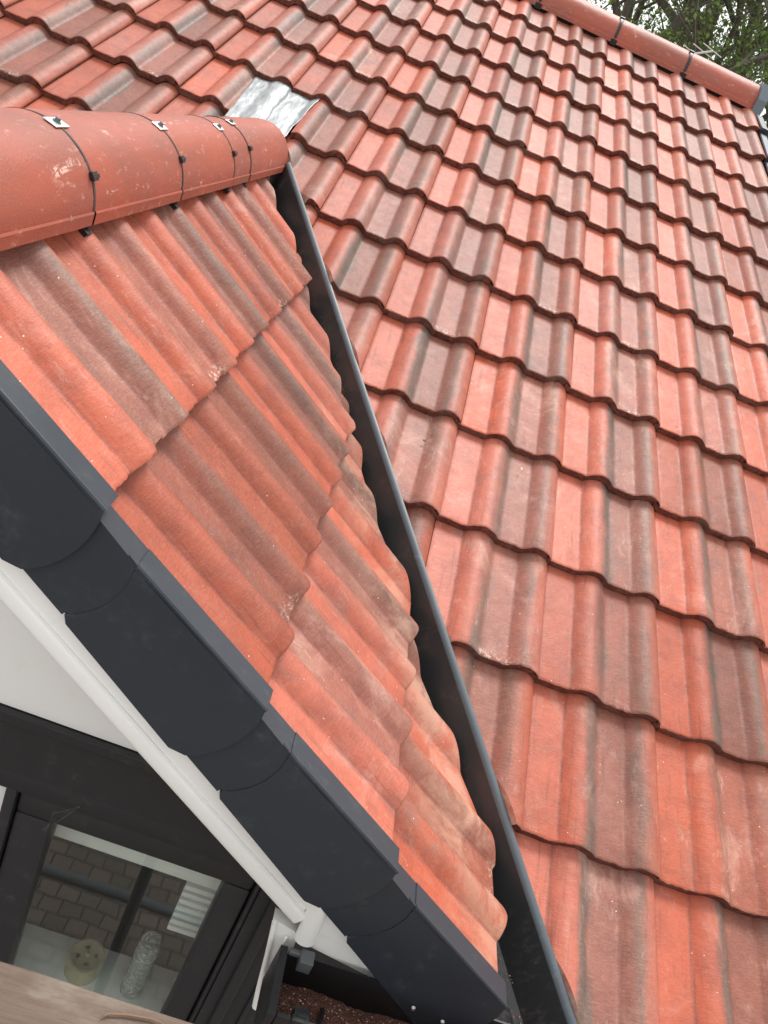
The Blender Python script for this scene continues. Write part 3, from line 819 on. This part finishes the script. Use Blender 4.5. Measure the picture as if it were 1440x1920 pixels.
bm = bmesh.new(); tube(bm, [hy(515, 1728, YB), hy(501, 1790, YB), hy(486, 1850, YB), hy(481, 1886, YB)], [0.0042, 0.0042, 0.0048, 0.0075], 10)
link('box_trim', tomesh(bm, 'trim', True, 60), WHITE, barge)
bm = bmesh.new(); tube(bm, [hy(537, 1757, YB), hy(516, 1800, YB), hy(500, 1850, YB), hy(492, 1880, YB)], 0.0022, 8)
link('box_trim', tomesh(bm, 'trim', True, 60), WHITE, barge)

# ------------------------------------------------------------------ gable wall: white panel, dark cladding, house wall below
YW = -4.165
gable = thing('gable_wall', 'white panel and black cladding under the bargeboard around the window', 'wall')
zt = hy(0, 1315, YW).z; zt2 = hy(240, 1405, YW).z; zp = (zt + zt2) / 2
bm = bmesh.new()
za = zdorm(RX) - 0.13; xb = RX + (za - (zp)) / math.tan(PH)
prism(bm, [Vector((RX, YW, za)), Vector((xb, YW, zp)), Vector((2 * RX - xb, YW, zp))], Vector((0, 0.02, 0)))
link('white_panel', tomesh(bm), WHITE, gable)
bm = bmesh.new()
xR = -0.30
YG = -4.155
wl, wr = hy(52, 1460, YG).x, hy(432, 1640, YG).x + 0.06
zw = hy(52, 1455, YG).z
# cladding around the opening (three boards butted)
def xlim(z): return RX + (za - z) / math.tan(PH)
zc = -1.86
prism(bm, [Vector((2 * RX - xlim(zp), YG, zp - 0.001)), Vector((xlim(zp), YG, zp - 0.001)), Vector((xlim(zw), YG, zw)), Vector((2 * RX - xlim(zw), YG, zw))], Vector((0, 0.05, 0)))
prism(bm, [Vector((wr, YG, zw)), Vector((xlim(zw), YG, zw)), Vector((xlim(zw), YG, -3.2)), Vector((wr, YG, -3.2))], Vector((0, 0.05, 0)))
box(bm, 2 * RX - xlim(zw), hy(0, 1440, YG).x - 0.30, YG, YG + 0.05, -3.2, zw)
link('cladding', tomesh(bm), FRAMEM, gable)
bm = bmesh.new(); box(bm, -2.4, -0.95, YW - 0.012, YW + 0.0, zp - 0.022, zp - 0.002, None, 0.002)
link('drip_trim', tomesh(bm), FRAMEM, gable)
bm = bmesh.new(); xx = hy(470, 1760, YG).x; box(bm, xx, xx + 0.022, YG - 0.014, YG, -3.2, zw - 0.03, None, 0.004); xx += 0.05; box(bm, xx, xx + 0.010, YG - 0.008, YG, -3.2, zw - 0.02, None, 0.003)
link('cover_strip', tomesh(bm), FRAMEM, gable)

wall_m = mat('house wall', (0.33, 0.20, 0.15), 0.9); g = N(wall_m)
br = g.n('ShaderNodeTexBrick', Scale=4.5); br.inputs['Color1'].default_value = (0.30, 0.13, 0.09, 1); br.inputs['Color2'].default_value = (0.22, 0.10, 0.07, 1); br.inputs['Mortar'].default_value = (0.45, 0.42, 0.38, 1)
g.l(g.map(g.n('ShaderNodeNewGeometry').outputs['Position'], (1, 1, 1), (0, 0, 0), (math.pi / 2, 0, 0)), br.inputs['Vector']); g.l(br.outputs[0], g.b.inputs['Base Color'])
bm = bmesh.new(); box(bm, -3.2, 0.55, -4.10, -3.95, -5.0, -3.2); box(bm, -3.2, -2.4, -4.10, -3.95, -3.2, -2.1); box(bm, -0.30, 0.55, -4.10, -3.95, -3.2, -2.1)
o = link('house_wall', tomesh(bm), wall_m); tag(o, 'brick house wall below the window and eaves', 'wall')

# ------------------------------------------------------------------ window
YGL = -4.12
win = thing('window', 'dark framed window beneath the gable, paving and scaffold reflected in the glass', 'window', loc=(0, 0, 0))
# pane corners from the photograph
PTL, PTR = hy(105, 1525, YGL), hy(425, 1640, YGL)
px0, px1, pz1 = (PTL.x + hy(20, 1815, YGL).x) / 2, (PTR.x + hy(310, 1885, YGL).x) / 2, (PTL.z + PTR.z) / 2
pz0 = pz1 - 0.62
zs = hy(52, 1460, YGL).z
xm = hy(40, 1590, YGL).x
def fr_box(name, x0, x1, z0, z1, y0, y1, mt=FRAMEM, parent=win, bev=0.004):
    bm = bmesh.new(); box(bm, x0, x1, y0, y1, z0, z1, None, bev); return link(name, tomesh(bm, name, True, 35), mt, parent)
xl_out = px0 - 0.34
fr = fr_box('frame', xl_out - 0.07, wr, zs - 0.002, zw + 0.0, YG + 0.004, YG + 0.07)
fr_box('frame', px1 + 0.052, wr, pz0 - 0.08, zs - 0.002, YG + 0.005, YG + 0.07)
fr_box('frame', px0 - 0.088, px0 - 0.068, pz0 - 0.08, zs - 0.002, YG + 0.006, YG + 0.07)
sash = fr_box('sash', px0 - 0.066, px1 + 0.050, pz1, zs - 0.004, YG + 0.014, YG + 0.075, bev=0.008)
fr_box('rail', px0 - 0.066, px0, pz0, pz1, YG + 0.0145, YG + 0.0755, parent=sash, bev=0.008)
fr_box('rail', px1, px1 + 0.050, pz0, pz1, YG + 0.0145, YG + 0.0755, parent=sash, bev=0.008)
fr_box('rail', px0 - 0.05, px1 + 0.05, pz0 - 0.05, pz0, YG + 0.014, YG + 0.075, parent=sash, bev=0.008)
# neighbouring light at far left
fr_box('rail', xl_out - 0.06, xl_out, pz0, zs - 0.004, YG + 0.014, YG + 0.075, parent=sash)
glass = bpy.data.materials.new('window glass'); glass.use_nodes = True; gt = glass.node_tree; gt.nodes.clear()
go = gt.nodes.new('ShaderNodeOutputMaterial'); gm = gt.nodes.new('ShaderNodeMixShader'); g1 = gt.nodes.new('ShaderNodeBsdfTransparent'); g2 = gt.nodes.new('ShaderNodeBsdfGlossy')
fz = gt.nodes.new('ShaderNodeLayerWeight'); fz.inputs['Blend'].default_value = 0.5; pw = gt.nodes.new('ShaderNodeMath'); pw.operation = 'POWER'; pw.inputs[1].default_value = 3.0; gt.links.new(fz.outputs['Facing'], pw.inputs[0]); ml = gt.nodes.new('ShaderNodeMath'); ml.operation = 'MULTIPLY_ADD'; ml.inputs[1].default_value = 0.9; ml.inputs[2].default_value = 0.07; ml.use_clamp = True
g1.inputs[0].default_value = (0.92, 0.95, 0.93, 1); g2.inputs[0].default_value = (0.92, 0.95, 0.94, 1); g2.inputs['Roughness'].default_value = 0.004
gt.links.new(pw.outputs[0], ml.inputs[0]); gt.links.new(ml.outputs[0], gm.inputs[0]); gt.links.new(g1.outputs[0], gm.inputs[1]); gt.links.new(g2.outputs[0], gm.inputs[2]); gt.links.new(gm.outputs[0], go.inputs[0])
bm = bmesh.new(); box(bm, px0 - 0.002, px1 + 0.002, YGL, YGL + 0.004, pz0 - 0.002, pz1 + 0.002); link('pane', tomesh(bm), glass, win)
bm = bmesh.new(); box(bm, xl_out - 0.002, px0 - 0.086, YGL - 0.012, YGL - 0.004, pz0 - 0.002, zs - 0.006); link('white_infill', tomesh(bm), WHITE, win)
# interior: dark room, pale sill, pale strips
SILLM = plastic('inner sill', (0.80, 0.82, 0.81), 0.4, amount=0.1)
ROOM = mat('dark room', (0.030, 0.030, 0.030), 0.9, spec=0.1)
zsill = -2.515
YSB = None
# sill's far edge shows as a line in the photograph: find its depth for this height
q = hz(190, 1775, zsill); yedge = q.y; print('sill edge', yedge)
fr_box('sill', xl_out - 0.1, px1 + 0.12, zsill - 0.03, zsill, YGL + 0.03, yedge, SILLM, win, 0.003)
bm = bmesh.new()
box(bm, -2.3, -0.45, -4.06, -2.5, -3.25, -1.88)
bm.normal_update()
for f in list(bm.faces):
    if abs(f.normal.y) > 0.9: bm.faces.remove(f)  # back face left out as well, to let daylight onto the sill
for f in bm.faces: f.normal_flip()
me = bpy.data.meshes.new('room'); bm.to_mesh(me); bm.free()
o = link('room_interior', me, ROOM); tag(o, 'dark room interior seen behind the window glass', 'room'); o['kind'] = 'structure'
# pale strips along the top of the pane, short bars at the right
ra_ = hy(100, 1532, -4.05).z; 
zr1 = pz1 + 0.10
hb = hit(98, 1566, (0, 1, 0), -4.06)
bm = bmesh.new(); hm_ = (hb.z + 0.045); box(bm, px0 - 0.2, px1 + 0.10, -4.06, -4.03, hb.z, hm_ - 0.001, None, 0.002); box(bm, px0 - 0.2, px1 + 0.10, -4.064, -4.03, hm_ + 0.001, hb.z + 0.13, None, 0.002)
for k in range(7):
    box(bm, px1 - 0.055, px1 + 0.06, -4.062, -4.045, hb.z - 0.022 - k * 0.021, hb.z - 0.010 - k * 0.021, None, 0.002)
o = link('pale_strips', tomesh(bm), WHITE); tag(o, 'pale strips inside the top of the window', 'blind')

# plastic wrapped roll and tin on the sill
wrap = mat('plastic wrap', (0.62, 0.64, 0.65), 0.22, 0.35, 0.8); g = N(wrap)
V = g.n('ShaderNodeNewGeometry').outputs['Position']
g.l(g.mix(g.ramp(g.noise(g.map(V, (60, 60, 120)), 1, 5, 0.8, 2.0), 0.5, 0.62), (0.30, 0.32, 0.33), (0.92, 0.93, 0.94)), g.b.inputs['Base Color'])
g.l(g.bump(g.noise(g.map(V, (40, 40, 90)), 1, 5, 0.7, 1.5), 1.0, 0.006), g.b.inputs['Normal'])
pt = hit(283, 1768, (0, 1, 0), -4.04)
bm = bmesh.new(); n = 24; rings = []
base = Vector((pt.x, -4.035, zsill + 0.001)); topz = pt.z
prr = [(0.0, 0), (0.022, 0), (0.024, 0.004), (0.024, topz - base.z - 0.008), (0.021, topz - base.z), (0.012, topz - base.z + 0.003), (0, topz - base.z + 0.003)]
for r_, z_ in prr[1:-1]:
    rings.append([bm.verts.new(base + Vector((math.cos(2 * math.pi * i / n) * (r_ + 0.0010 * noise.noise(Vector((i * 1.7, z_ * 60, 1)))), math.sin(2 * math.pi * i / n) * r_, z_))) for i in range(n)])
for j in range(len(rings) - 1):
    for i in range(n): bm.faces.new((rings[j][i], rings[j][(i + 1) % n], rings[j + 1][(i + 1) % n], rings[j + 1][i]))
bm.faces.new(rings[0][::-1]); bm.faces.new(rings[-1])
o = link('wrapped_roll', tomesh(bm, 'roll', True, 50), wrap); tag(o, 'upright roll wrapped in crinkled clear plastic on the sill behind the glass', 'roll')
# tin with four heart holes in the lid
tinm = plastic('cream tin', (0.36, 0.33, 0.21), 0.5, amount=0.2)
tin = thing('round_tin', 'round cream tin with four heart shaped holes in its lid, behind the glass', 'tin')
tc_ = hz(163, 1792, zsill + 0.05)
bm = bmesh.new(); RT = 0.036; n = 36
pr = [(RT, 0), (RT, 0.045), (RT + 0.0015, 0.046), (RT + 0.0015, 0.050), (RT - 0.003, 0.051), (RT - 0.006, 0.0485)]
rings = [[bm.verts.new(Vector((tc_.x + math.cos(2 * math.pi * i / n) * r_, tc_.y + math.sin(2 * math.pi * i / n) * r_, zsill + 0.001 + z_))) for i in range(n)] for r_, z_ in pr]
for j in range(len(rings) - 1):
    for i in range(n): bm.faces.new((rings[j][i], rings[j][(i + 1) % n], rings[j + 1][(i + 1) % n], rings[j + 1][i]))
bm.faces.new(rings[0][::-1]); bm.faces.new(rings[-1])
link('can', tomesh(bm, 'can', True, 40), tinm, tin)
bm = bmesh.new()
for k in range(4):
    th = k * math.pi / 2 + 0.3
    pts = []
    for i in range(24):
        t = 2 * math.pi * i / 24
        x_ = 0.0055 * (16 * math.sin(t) ** 3) / 16; y_ = 0.0055 * (13 * math.cos(t) - 5 * math.cos(2 * t) - 2 * math.cos(3 * t) - math.cos(4 * t)) / 16 + 0.018
        pts.append(Vector((tc_.x + x_ * math.cos(th) - y_ * math.sin(th), tc_.y + x_ * math.sin(th) + y_ * math.cos(th), zsill + 0.0500)))
    prism(bm, pts, Vector((0, 0, 0.0006)))
link('heart_hole', tomesh(bm), mat('hole', (0.01, 0.01, 0.01), 0.9), tin)
bm = bmesh.new(); r_ = bmesh.ops.create_uvsphere(bm, u_segments=16, v_segments=10, radius=0.006)
for v in bm.verts: v.co = Vector((tc_.x, tc_.y, zsill + 0.055)) + v.co
link('knob', tomesh(bm, 'k', True), tinm, tin)

# ------------------------------------------------------------------ rain gutter with roof grit
gut = thing('rain_gutter', 'black box rain gutter with reddish grit below the corner of the dormer verge', 'gutter')
GX0, GX1, GZ = -0.681, -0.27, -1.865; GB, GF = -4.300, -4.402
GD = 0.085
bm = bmesh.new()
prof_g = [(GB + 0.004, GZ), (GB + 0.004, GZ - GD), (GF - 0.0, GZ - GD), (GF - 0.0, GZ), (GF + 0.004, GZ + 0.0), (GF + 0.004, GZ - GD + 0.004), (GB, GZ - GD + 0.004), (GB, GZ)]
prof_g = [(GB, GZ), (GB, GZ - GD), (GF, GZ - GD), (GF, GZ), (GF + 0.006, GZ), (GF + 0.006, GZ - 0.006), (GF + 0.003, GZ - 0.006), (GF + 0.003, GZ - GD + 0.003), (GB - 0.003, GZ - GD + 0.003), (GB - 0.003, GZ)]
prism(bm, [Vector((GX0 + 0.003, y_, z_)) for y_, z_ in prof_g], Vector((GX1 - GX0, 0, 0)))
link('channel', tomesh(bm), BLACKP, gut)
bm = bmesh.new(); prism(bm, [Vector((GX0, GB + 0.002, GZ + 0.003)), Vector((GX0, GF - 0.002, GZ + 0.003)), Vector((GX0, GF - 0.002, GZ - GD - 0.002)), Vector((GX0, GB + 0.002, GZ - GD - 0.002))], Vector((-0.012, 0, 0))); bevel_all(bm, 0.0015)
link('end_cap', tomesh(bm), BLACKP, gut)
bm = bmesh.new(); box(bm, GX0 + 0.020, GX0 + 0.042, GB - 0.020, GB + 0.003, GZ - 0.014, GZ + 0.010, None, 0.002)
box(bm, GX0 + 0.002, GX0 + 0.030, GB - 0.008, GB + 0.001, GZ - 0.002, GZ + 0.007, None, 0.002)
link('gutter_clip', tomesh(bm), plastic('grey clip', (0.09, 0.095, 0.10), 0.5), gut)
bm = bmesh.new()
box(bm, GX0 + 0.028, GX0 + 0.052, GF + 0.004, GF + 0.026, GZ - 0.025, GZ - 0.004, None, 0.0015); box(bm, GX0 + 0.024, GX0 + 0.046, GF - 0.002, GF + 0.008, GZ - 0.006, GZ + 0.004, None, 0.0015)
pts = [Vector((GX0 + 0.052 + 0.03 * math.sin(a), GF + 0.012 + 0.055 * (1 - math.cos(a)), GZ - 0.018 - 0.035 * (a / 1.5))) for a in [0.15 * i for i in range(11)]]
tube(bm, pts, 0.0042, 8)
link('bracket', tomesh(bm, 'br', True, 40), BLACKP, gut)
gritm = mat('roof grit', (0.14, 0.06, 0.045), 0.95); g = N(gritm)
V = g.n('ShaderNodeNewGeometry').outputs['Position']
vor = g.n('ShaderNodeTexVoronoi', Scale=420.0); g.l(V, vor.inputs['Vector']); sc_ = g.n('ShaderNodeSeparateColor'); g.l(vor.outputs['Color'], sc_.inputs[0])
c = g.mix(sc_.outputs[0], (0.055, 0.022, 0.016), (0.19, 0.075, 0.05))
c = g.mix(g.math('GREATER_THAN', sc_.outputs[1], 0.955), c, (0.62, 0.46, 0.36))
g.l(c, g.b.inputs['Base Color']); g.l(g.bump(vor.outputs['Distance'], 1.0, 0.003), g.b.inputs['Normal'])
bm = bmesh.new(); nx, ny = 90, 16; gv = []
for j in range(ny + 1):
    gv.append([])
    for i in range(nx + 1):
        x = GX0 + 0.0035 + (GX1 - GX0 - 0.01) * i / nx; y = GF + 0.0035 + (GB - GF - 0.007) * j / ny
        z = GZ - GD + 0.012 + 0.030 * (1 - j / ny) + 0.010 * noise.noise(Vector((x * 14, y * 20, 0))) + 0.0035 * noise.noise(Vector((x * 120, y * 120, 0)))
        gv[-1].append(bm.verts.new((x, y, z)))
for j in range(ny):
    for i in range(nx): bm.faces.new((gv[j][i], gv[j][i + 1], gv[j + 1][i + 1], gv[j + 1][i]))
for i in range(0): pass
o = link('gutter_grit', tomesh(bm, 'grit', True), gritm); tag(o, 'reddish brown roof grit lying in the black gutter', 'grit', kind='stuff')

# ------------------------------------------------------------------ scaffold board with splinter in the near corner
woodm = mat('weathered board', (0.2, 0.13, 0.1), 0.8); g = N(woodm)
V = g.n('ShaderNodeNewGeometry').outputs['Position']
gr = g.noise(g.map(V, (5, 110, 110)), 1, 6, 0.7, 0.6); bl = g.noise(g.map(V, (6, 14, 6)), 1, 5, 0.65)
c = g.mix(g.ramp(gr, 0.25, 0.75), (0.095, 0.060, 0.044), (0.150, 0.105, 0.080)); c = g.mix(g.math('MULTIPLY', g.ramp(bl, 0.5, 0.7), 0.6), c, (0.27, 0.235, 0.19))
c = g.mix(g.math('MULTIPLY', g.ramp(g.noise(g.map(V, (12, 260, 260)), 1, 4, 0.7), 0.62, 0.7), 0.7), c, (0.05, 0.03, 0.022))
g.l(c, g.b.inputs['Base Color']); g.l(g.bump(gr, 0.7, 0.003), g.b.inputs['Normal'])
ZB = -1.55; yb = hz(200, 1862, ZB).y
bm = bmesh.new(); n = 60
for i in range(n + 1): pass
rows = []
for i in range(n + 1):
    x = -2.6 + 3.6 * i / n
    wv = 0.0012 * noise.noise(Vector((x * 30, 0, 0))); 
    rows.append([bm.verts.new(Vector(q)) for q in ((x, yb + wv - 0.003, ZB), (x, yb + wv, ZB - 0.004), (x, yb, ZB - 0.038), (x, yb - 0.225, ZB - 0.038), (x, yb - 0.225, ZB))])
for i in range(n):
    for j in range(5): bm.faces.new((rows[i][j], rows[i][(j + 1) % 5], rows[i + 1][(j + 1) % 5], rows[i + 1][j]))
bm.faces.new(rows[0]); bm.faces.new(rows[-1][::-1])
o = link('scaffold_board', tomesh(bm), woodm); tag(o, 'weathered brown wooden scaffold board in the bottom left corner', 'board')
bm = bmesh.new(); tp = [hz(x_, y_, ZB + 0.003) for x_, y_ in ((190, 1907), (205, 1901), (240, 1903), (285, 1911), (320, 1926))]
tube(bm, tp, [0.0007, 0.0012, 0.0013, 0.0010, 0.0006], 6)
o = link('twig', tomesh(bm, 't', True), mat('dry twig', (0.20, 0.115, 0.065), 0.8)); tag(o, 'thin dry twig lying on the scaffold board', 'twig')

# ------------------------------------------------------------------ ground and scaffold below (seen mirrored in the glass)
pav = mat('block paving', (0.2, 0.17, 0.15), 0.85); g = N(pav)
V = g.n('ShaderNodeNewGeometry').outputs['Position']
br = g.n('ShaderNodeTexBrick', Scale=1.0); br.inputs['Brick Width'].default_value = 0.115; br.inputs['Row Height'].default_value = 0.085; br.inputs['Mortar Size'].default_value = 0.006; br.offset = 0.45
br.inputs['Color1'].default_value = (0.22, 0.170, 0.140, 1); br.inputs['Color2'].default_value = (0.16, 0.130, 0.110, 1); br.inputs['Mortar'].default_value = (0.085, 0.072, 0.062, 1)
dn = g.n('ShaderNodeTexNoise', Scale=5.0); g.l(V, dn.inputs['Vector'])
ad = g.n('ShaderNodeVectorMath', _operation='MULTIPLY_ADD'); g.l(dn.outputs['Color'], ad.inputs[0]); ad.inputs[1].default_value = (0.04, 0.04, 0); g.l(V, ad.inputs[2])
g.l(ad.outputs[0], br.inputs['Vector'])
g.l(g.mix(g.math('MULTIPLY', g.noise(V, 2.0, 5, 0.7), 0.5), br.outputs[0], (0.10, 0.085, 0.07)), g.b.inputs['Base Color'])
bm = bmesh.new(); S = 200
vs = [bm.verts.new(q) for q in ((-S, -S, -5), (S, -S, -5), (S, S, -5), (-S, S, -5))]; bm.faces.new(vs)
o = link('ground', tomesh(bm), pav); o['kind'] = 'structure'; o['label'] = 'brown block paving on the ground'
def mirror_pt(x, y, t):
    """point whose mirror image in the pane shows at pixel (x, y), t metres of path behind the glass"""
    r = ray(x, y).normalized(); t0 = (YGL - CAM.y) / r.y; P = CAM + r * (t0 + t); return Vector((P.x, 2 * YGL - P.y, P.z))
A = mirror_pt(90, 1632, 2.3); B = mirror_pt(350, 1722, 2.3); A.z = B.z = (A.z + B.z) / 2; A.y = B.y = (A.y + B.y) / 2
bm = bmesh.new(); tube(bm, [A + (A - B).normalized() * 2.5, B + (B - A).normalized() * 3], 0.0242, 16)
o = link('scaffold_tube', tomesh(bm, 't', True, 60), STEEL); tag(o, 'horizontal grey scaffold tube reflected across the window glass', 'scaffold tube', 'scaffold tubes in the reflection')
A = mirror_pt(268, 1625, 2.0); B = mirror_pt(195, 1860, 2.0); xm_ = (A.x + B.x) / 2; ym_ = (A.y + B.y) / 2
bm = bmesh.new(); tube(bm, [Vector((xm_, ym_, -2.1)), Vector((xm_, ym_, -5.0))], 0.0242, 16)
o = link('scaffold_tube', tomesh(bm, 't', True, 60), STEEL); tag(o, 'upright grey scaffold tube reflected down the middle of the window', 'scaffold tube', 'scaffold tubes in the reflection')

# ------------------------------------------------------------------ loose bits on the roof
def chip(name, px, h, size, mt, label, seed):
    P = hit(px[0], px[1], MAIN.to_3x3() @ Vector((0, 0, 1)), h)
    bm = bmesh.new(); bmesh.ops.create_icosphere(bm, subdivisions=2, radius=1)
    for v in bm.verts:
        v.co = Vector((v.co.x * size[0], v.co.y * size[1], v.co.z * size[2])) * (1 + 0.35 * noise.noise(v.co * 1.7 + Vector((seed, 0, 0))))
        v.co = P + MAIN.to_3x3() @ v.co
    return tag(link(name, tomesh(bm), mt), label, 'debris')
chip('slate_chip', (1268, 802), -0.012, (0.004, 0.009, 0.003), mat('chip', (0.10, 0.10, 0.105), 0.7), 'small dark grey chip lying in a red tile pan on the main roof', 1)
chip('tile_crumb', (723, 1003), -0.066, (0.010, 0.012, 0.005), SAWN, 'broken orange tile crumb lodged at the dormer tile edge in the valley', 2)
chip('dry_leaf', (796, 826), -0.012, (0.006, 0.003, 0.0012), mat('leaf scrap', (0.16, 0.06, 0.04), 0.8), 'tiny curled brown leaf scrap on the main roof near the valley', 3)
chip('dry_leaf', (978, 879), -0.012, (0.003, 0.006, 0.0012), mat('leaf scrap pale', (0.6, 0.45, 0.30), 0.8), 'tiny pale leaf scrap in a mauve pan near the middle of the main roof', 4)

def litter(name, label, n, seed, spread, mt):
    rs = random.Random(seed); bm = bmesh.new()
    for i in range(n):
        t = rs.uniform(0.15, 2.3); off = spread(rs)
        p = vpt(t, off); c = Vector((p.x, p.y, zmain(p.y) - 0.0725 / cT + 0.0012)); sz = rs.uniform(0.0008, 0.0026)
        r_ = bmesh.ops.create_icosphere(bm, subdivisions=1, radius=1)
        ax = Vector((rs.uniform(0.6, 1.8), rs.uniform(0.6, 1.2), rs.uniform(0.4, 0.9))) * sz; rt = Matrix.Rotation(rs.uniform(0, 6), 3, 'Z')
        for v in r_['verts']: v.co = c + rt @ Vector((v.co.x * ax.x, v.co.y * ax.y, v.co.z * ax.z))
    o_ = link(name, tomesh(bm, name), mt); tag(o_, label, 'grit', kind='stuff')
litter('valley_grit', 'fine reddish tile grit scattered in the bed of the black valley trough', 420, 5, lambda rs: rs.gauss(-0.010, 0.014), mat('valley grit', (0.30, 0.15, 0.11), 0.9))
# cobweb threads across the corner of the window sash
bm = bmesh.new()
for a_, b_ in (((98, 1525), (150, 1512)), ((80, 1558), (150, 1512)), ((78, 1556), (104, 1536)), ((102, 1520), (84, 1562))):
    A = hy(a_[0], a_[1], YG - 0.002); B = hy(b_[0], b_[1], YG - 0.006); M_ = (A + B) / 2 + Vector((0, 0, -0.002))
    tube(bm, [A, M_, B], 0.00018, 5)
o = link('cobweb', tomesh(bm), mat('web', (0.20, 0.185, 0.16), 0.8)); tag(o, 'thin dusty cobweb threads across the upper corner of the dark window sash', 'cobweb')

# ------------------------------------------------------------------ aerial
aer = thing('tv_aerial', 'thin metal television aerial poking above the far ridge before the trees', 'aerial')
ALU = mat('aerial metal', (0.62, 0.60, 0.56), 0.45, 0.5)
Ya = 2.6
p0, p1 = hy(1288, 103, Ya), hy(1336, 96, Ya); dv = (p1 - p0)
bm = bmesh.new(); tube(bm, [p0 - dv * 0.9, p1 + dv * 0.02], 0.009, 8); link('boom', tomesh(bm), ALU, aer)
bm = bmesh.new(); tube(bm, [p0 - dv * 0.6, Vector((p0.x - dv.x * 0.6, Ya, -2.0))], 0.016, 8); link('mast', tomesh(bm), ALU, aer)
for (a, b) in (((1282, 92), (1311, 119)), ((1300, 90), (1336, 119)), ((1319, 89), (1352, 116)), ((1210, 64), (1216, 74))):
    bm = bmesh.new(); A = hy(a[0], a[1] - 8, Ya - 0.02); B = hy(b[0], b[1] - 8, Ya + 0.02); tube(bm, [A, B], 0.0042, 6); link('element', tomesh(bm), ALU, aer)

# ------------------------------------------------------------------ trees behind the ridge
leafm = mat('leaves', (0.07, 0.12, 0.03), 0.6); g = N(leafm)
rp = g.n('ShaderNodeNewGeometry').outputs['Random Per Island']
c = g.mix(rp, (0.07, 0.13, 0.03), (0.26, 0.36, 0.09)); g.l(c, g.b.inputs['Base Color'])
ts = g.t.nodes.new('ShaderNodeBsdfTranslucent'); g.l(c, ts.inputs[0]); mx = g.t.nodes.new('ShaderNodeMixShader'); mx.inputs[0].default_value = 0.35
g.l(g.b.outputs[0], mx.inputs[1]); g.l(ts.outputs[0], mx.inputs[2]); g.l(mx.outputs[0], [n_ for n_ in g.t.nodes if n_.type == 'OUTPUT_MATERIAL'][0].inputs[0])
barkm = mat('bark', (0.12, 0.10, 0.08), 0.9); g = N(barkm); V = g.n('ShaderNodeNewGeometry').outputs['Position']
g.l(g.mix(g.noise(g.map(V, (12, 12, 3)), 1, 5, 0.7), (0.055, 0.045, 0.035), (0.20, 0.175, 0.145)), g.b.inputs['Base Color'])
def tree(x, y, h, r0, label, seed, lean=(0, 0), nleaf=14000, spread=2.4, base=2.0):
    rs = random.Random(seed)
    t = thing('tree', label, 'tree', 'trees behind the house', (x, y, -5))
    bm = bmesh.new(); tips = []
    def branch(p, d, r, L, lev):
        n = 6; pts = [p]; rad = [r]
        for i in range(n):
            d = (d + Vector((rs.gauss(0, 0.11), rs.gauss(0, 0.11), rs.gauss(0.02, 0.06)))).normalized()
            p = p + d * L / n; pts.append(p); rad.append(max(0.004, r * (1 - 0.62 * (i + 1) / n)))
        tube(bm, pts, rad, 8 if lev < 2 else 5, cap=False)
        if lev >= 2: tips.extend(pts[2:])
        if lev < 4:
            k = {0: 10, 1: 6, 2: 4, 3: 3}[lev]
            for j in range(k):
                q = (0.25 if lev == 0 else 0.2) + (0.75 if lev == 0 else 0.8) * (j + rs.random()) / k
                i = min(n - 1, int(q * n)); pp = pts[i].lerp(pts[i + 1], q * n - i)
                a = rs.uniform(0, 2 * math.pi); up = rs.uniform(0.25, 1.0)
                dd = (Vector((math.cos(a), math.sin(a), up * (0.8 if lev == 0 else 0.5))) + d * 0.6).normalized()
                branch(pp, dd, rad[i] * (0.55 if lev == 0 else 0.5), L * (0.42 if lev == 0 else 0.55) * rs.uniform(0.7, 1.15), lev + 1)
    branch(Vector((0, 0, 0)), Vector((lean[0], lean[1], 1)).normalized(), r0, h, 0)
    link('trunk', tomesh(bm, 'trunk', True), barkm, t)
    bm = bmesh.new()
    verts, faces = [], []
    # leaves gather in clumps on some of the twigs
    tips = [p for p in tips if p.z > base]
    rs.shuffle(tips); tips = tips[:int(len(tips) * 0.75)]
    for i in range(int(nleaf * 0.72)):
        c = rs.choice(tips) + Vector((rs.gauss(0, 0.13), rs.gauss(0, 0.13), rs.gauss(0, 0.11)))
        s = rs.uniform(0.022, 0.050)
        a = Vector((rs.gauss(0, 1), rs.gauss(0, 1), rs.gauss(0, 1))).normalized(); b = a.cross(Vector((rs.gauss(0, 1), rs.gauss(0, 1), rs.gauss(0, 1)))).normalized()
        k = len(verts)
        nn = a.cross(b) * s * 0.25
        verts += [c - a * s, c + b * s * 0.55 + nn, c + a * s, c - b * s * 0.55 + nn]; faces.append((k, k + 1, k + 2, k + 3))
    me = bpy.data.meshes.new('crown'); me.from_pydata(verts, [], faces); me.update(); bm.free()
    link('crown', me, leafm, t)
tree(1.9, 9.0, 9.0, 0.17, 'leafy tree with thick grey trunk standing behind the middle of the ridge', 3, (0.02, 0), 26000, base=4.2)
tree(3.4, 10.5, 10.0, 0.26, 'tall tree with dense green crown at the far right behind the ridge end', 11, (0.03, 0.0), 30000, base=4.2)
tree(0.3, 10.0, 9.0, 0.18, 'thin leaved tree behind the left end of the visible ridge', 23, (-0.02, 0), 20000, base=4.2)
tree(5.6, 13.0, 10.5, 0.22, 'farther tree showing pale between the branches at the right edge', 31, (0, 0), 20000, base=4.2)
tree(2.6, 14.0, 10.5, 0.20, 'slender tree farther back between the two nearer trunks', 37, (0.03, 0), 20000, base=4.2)
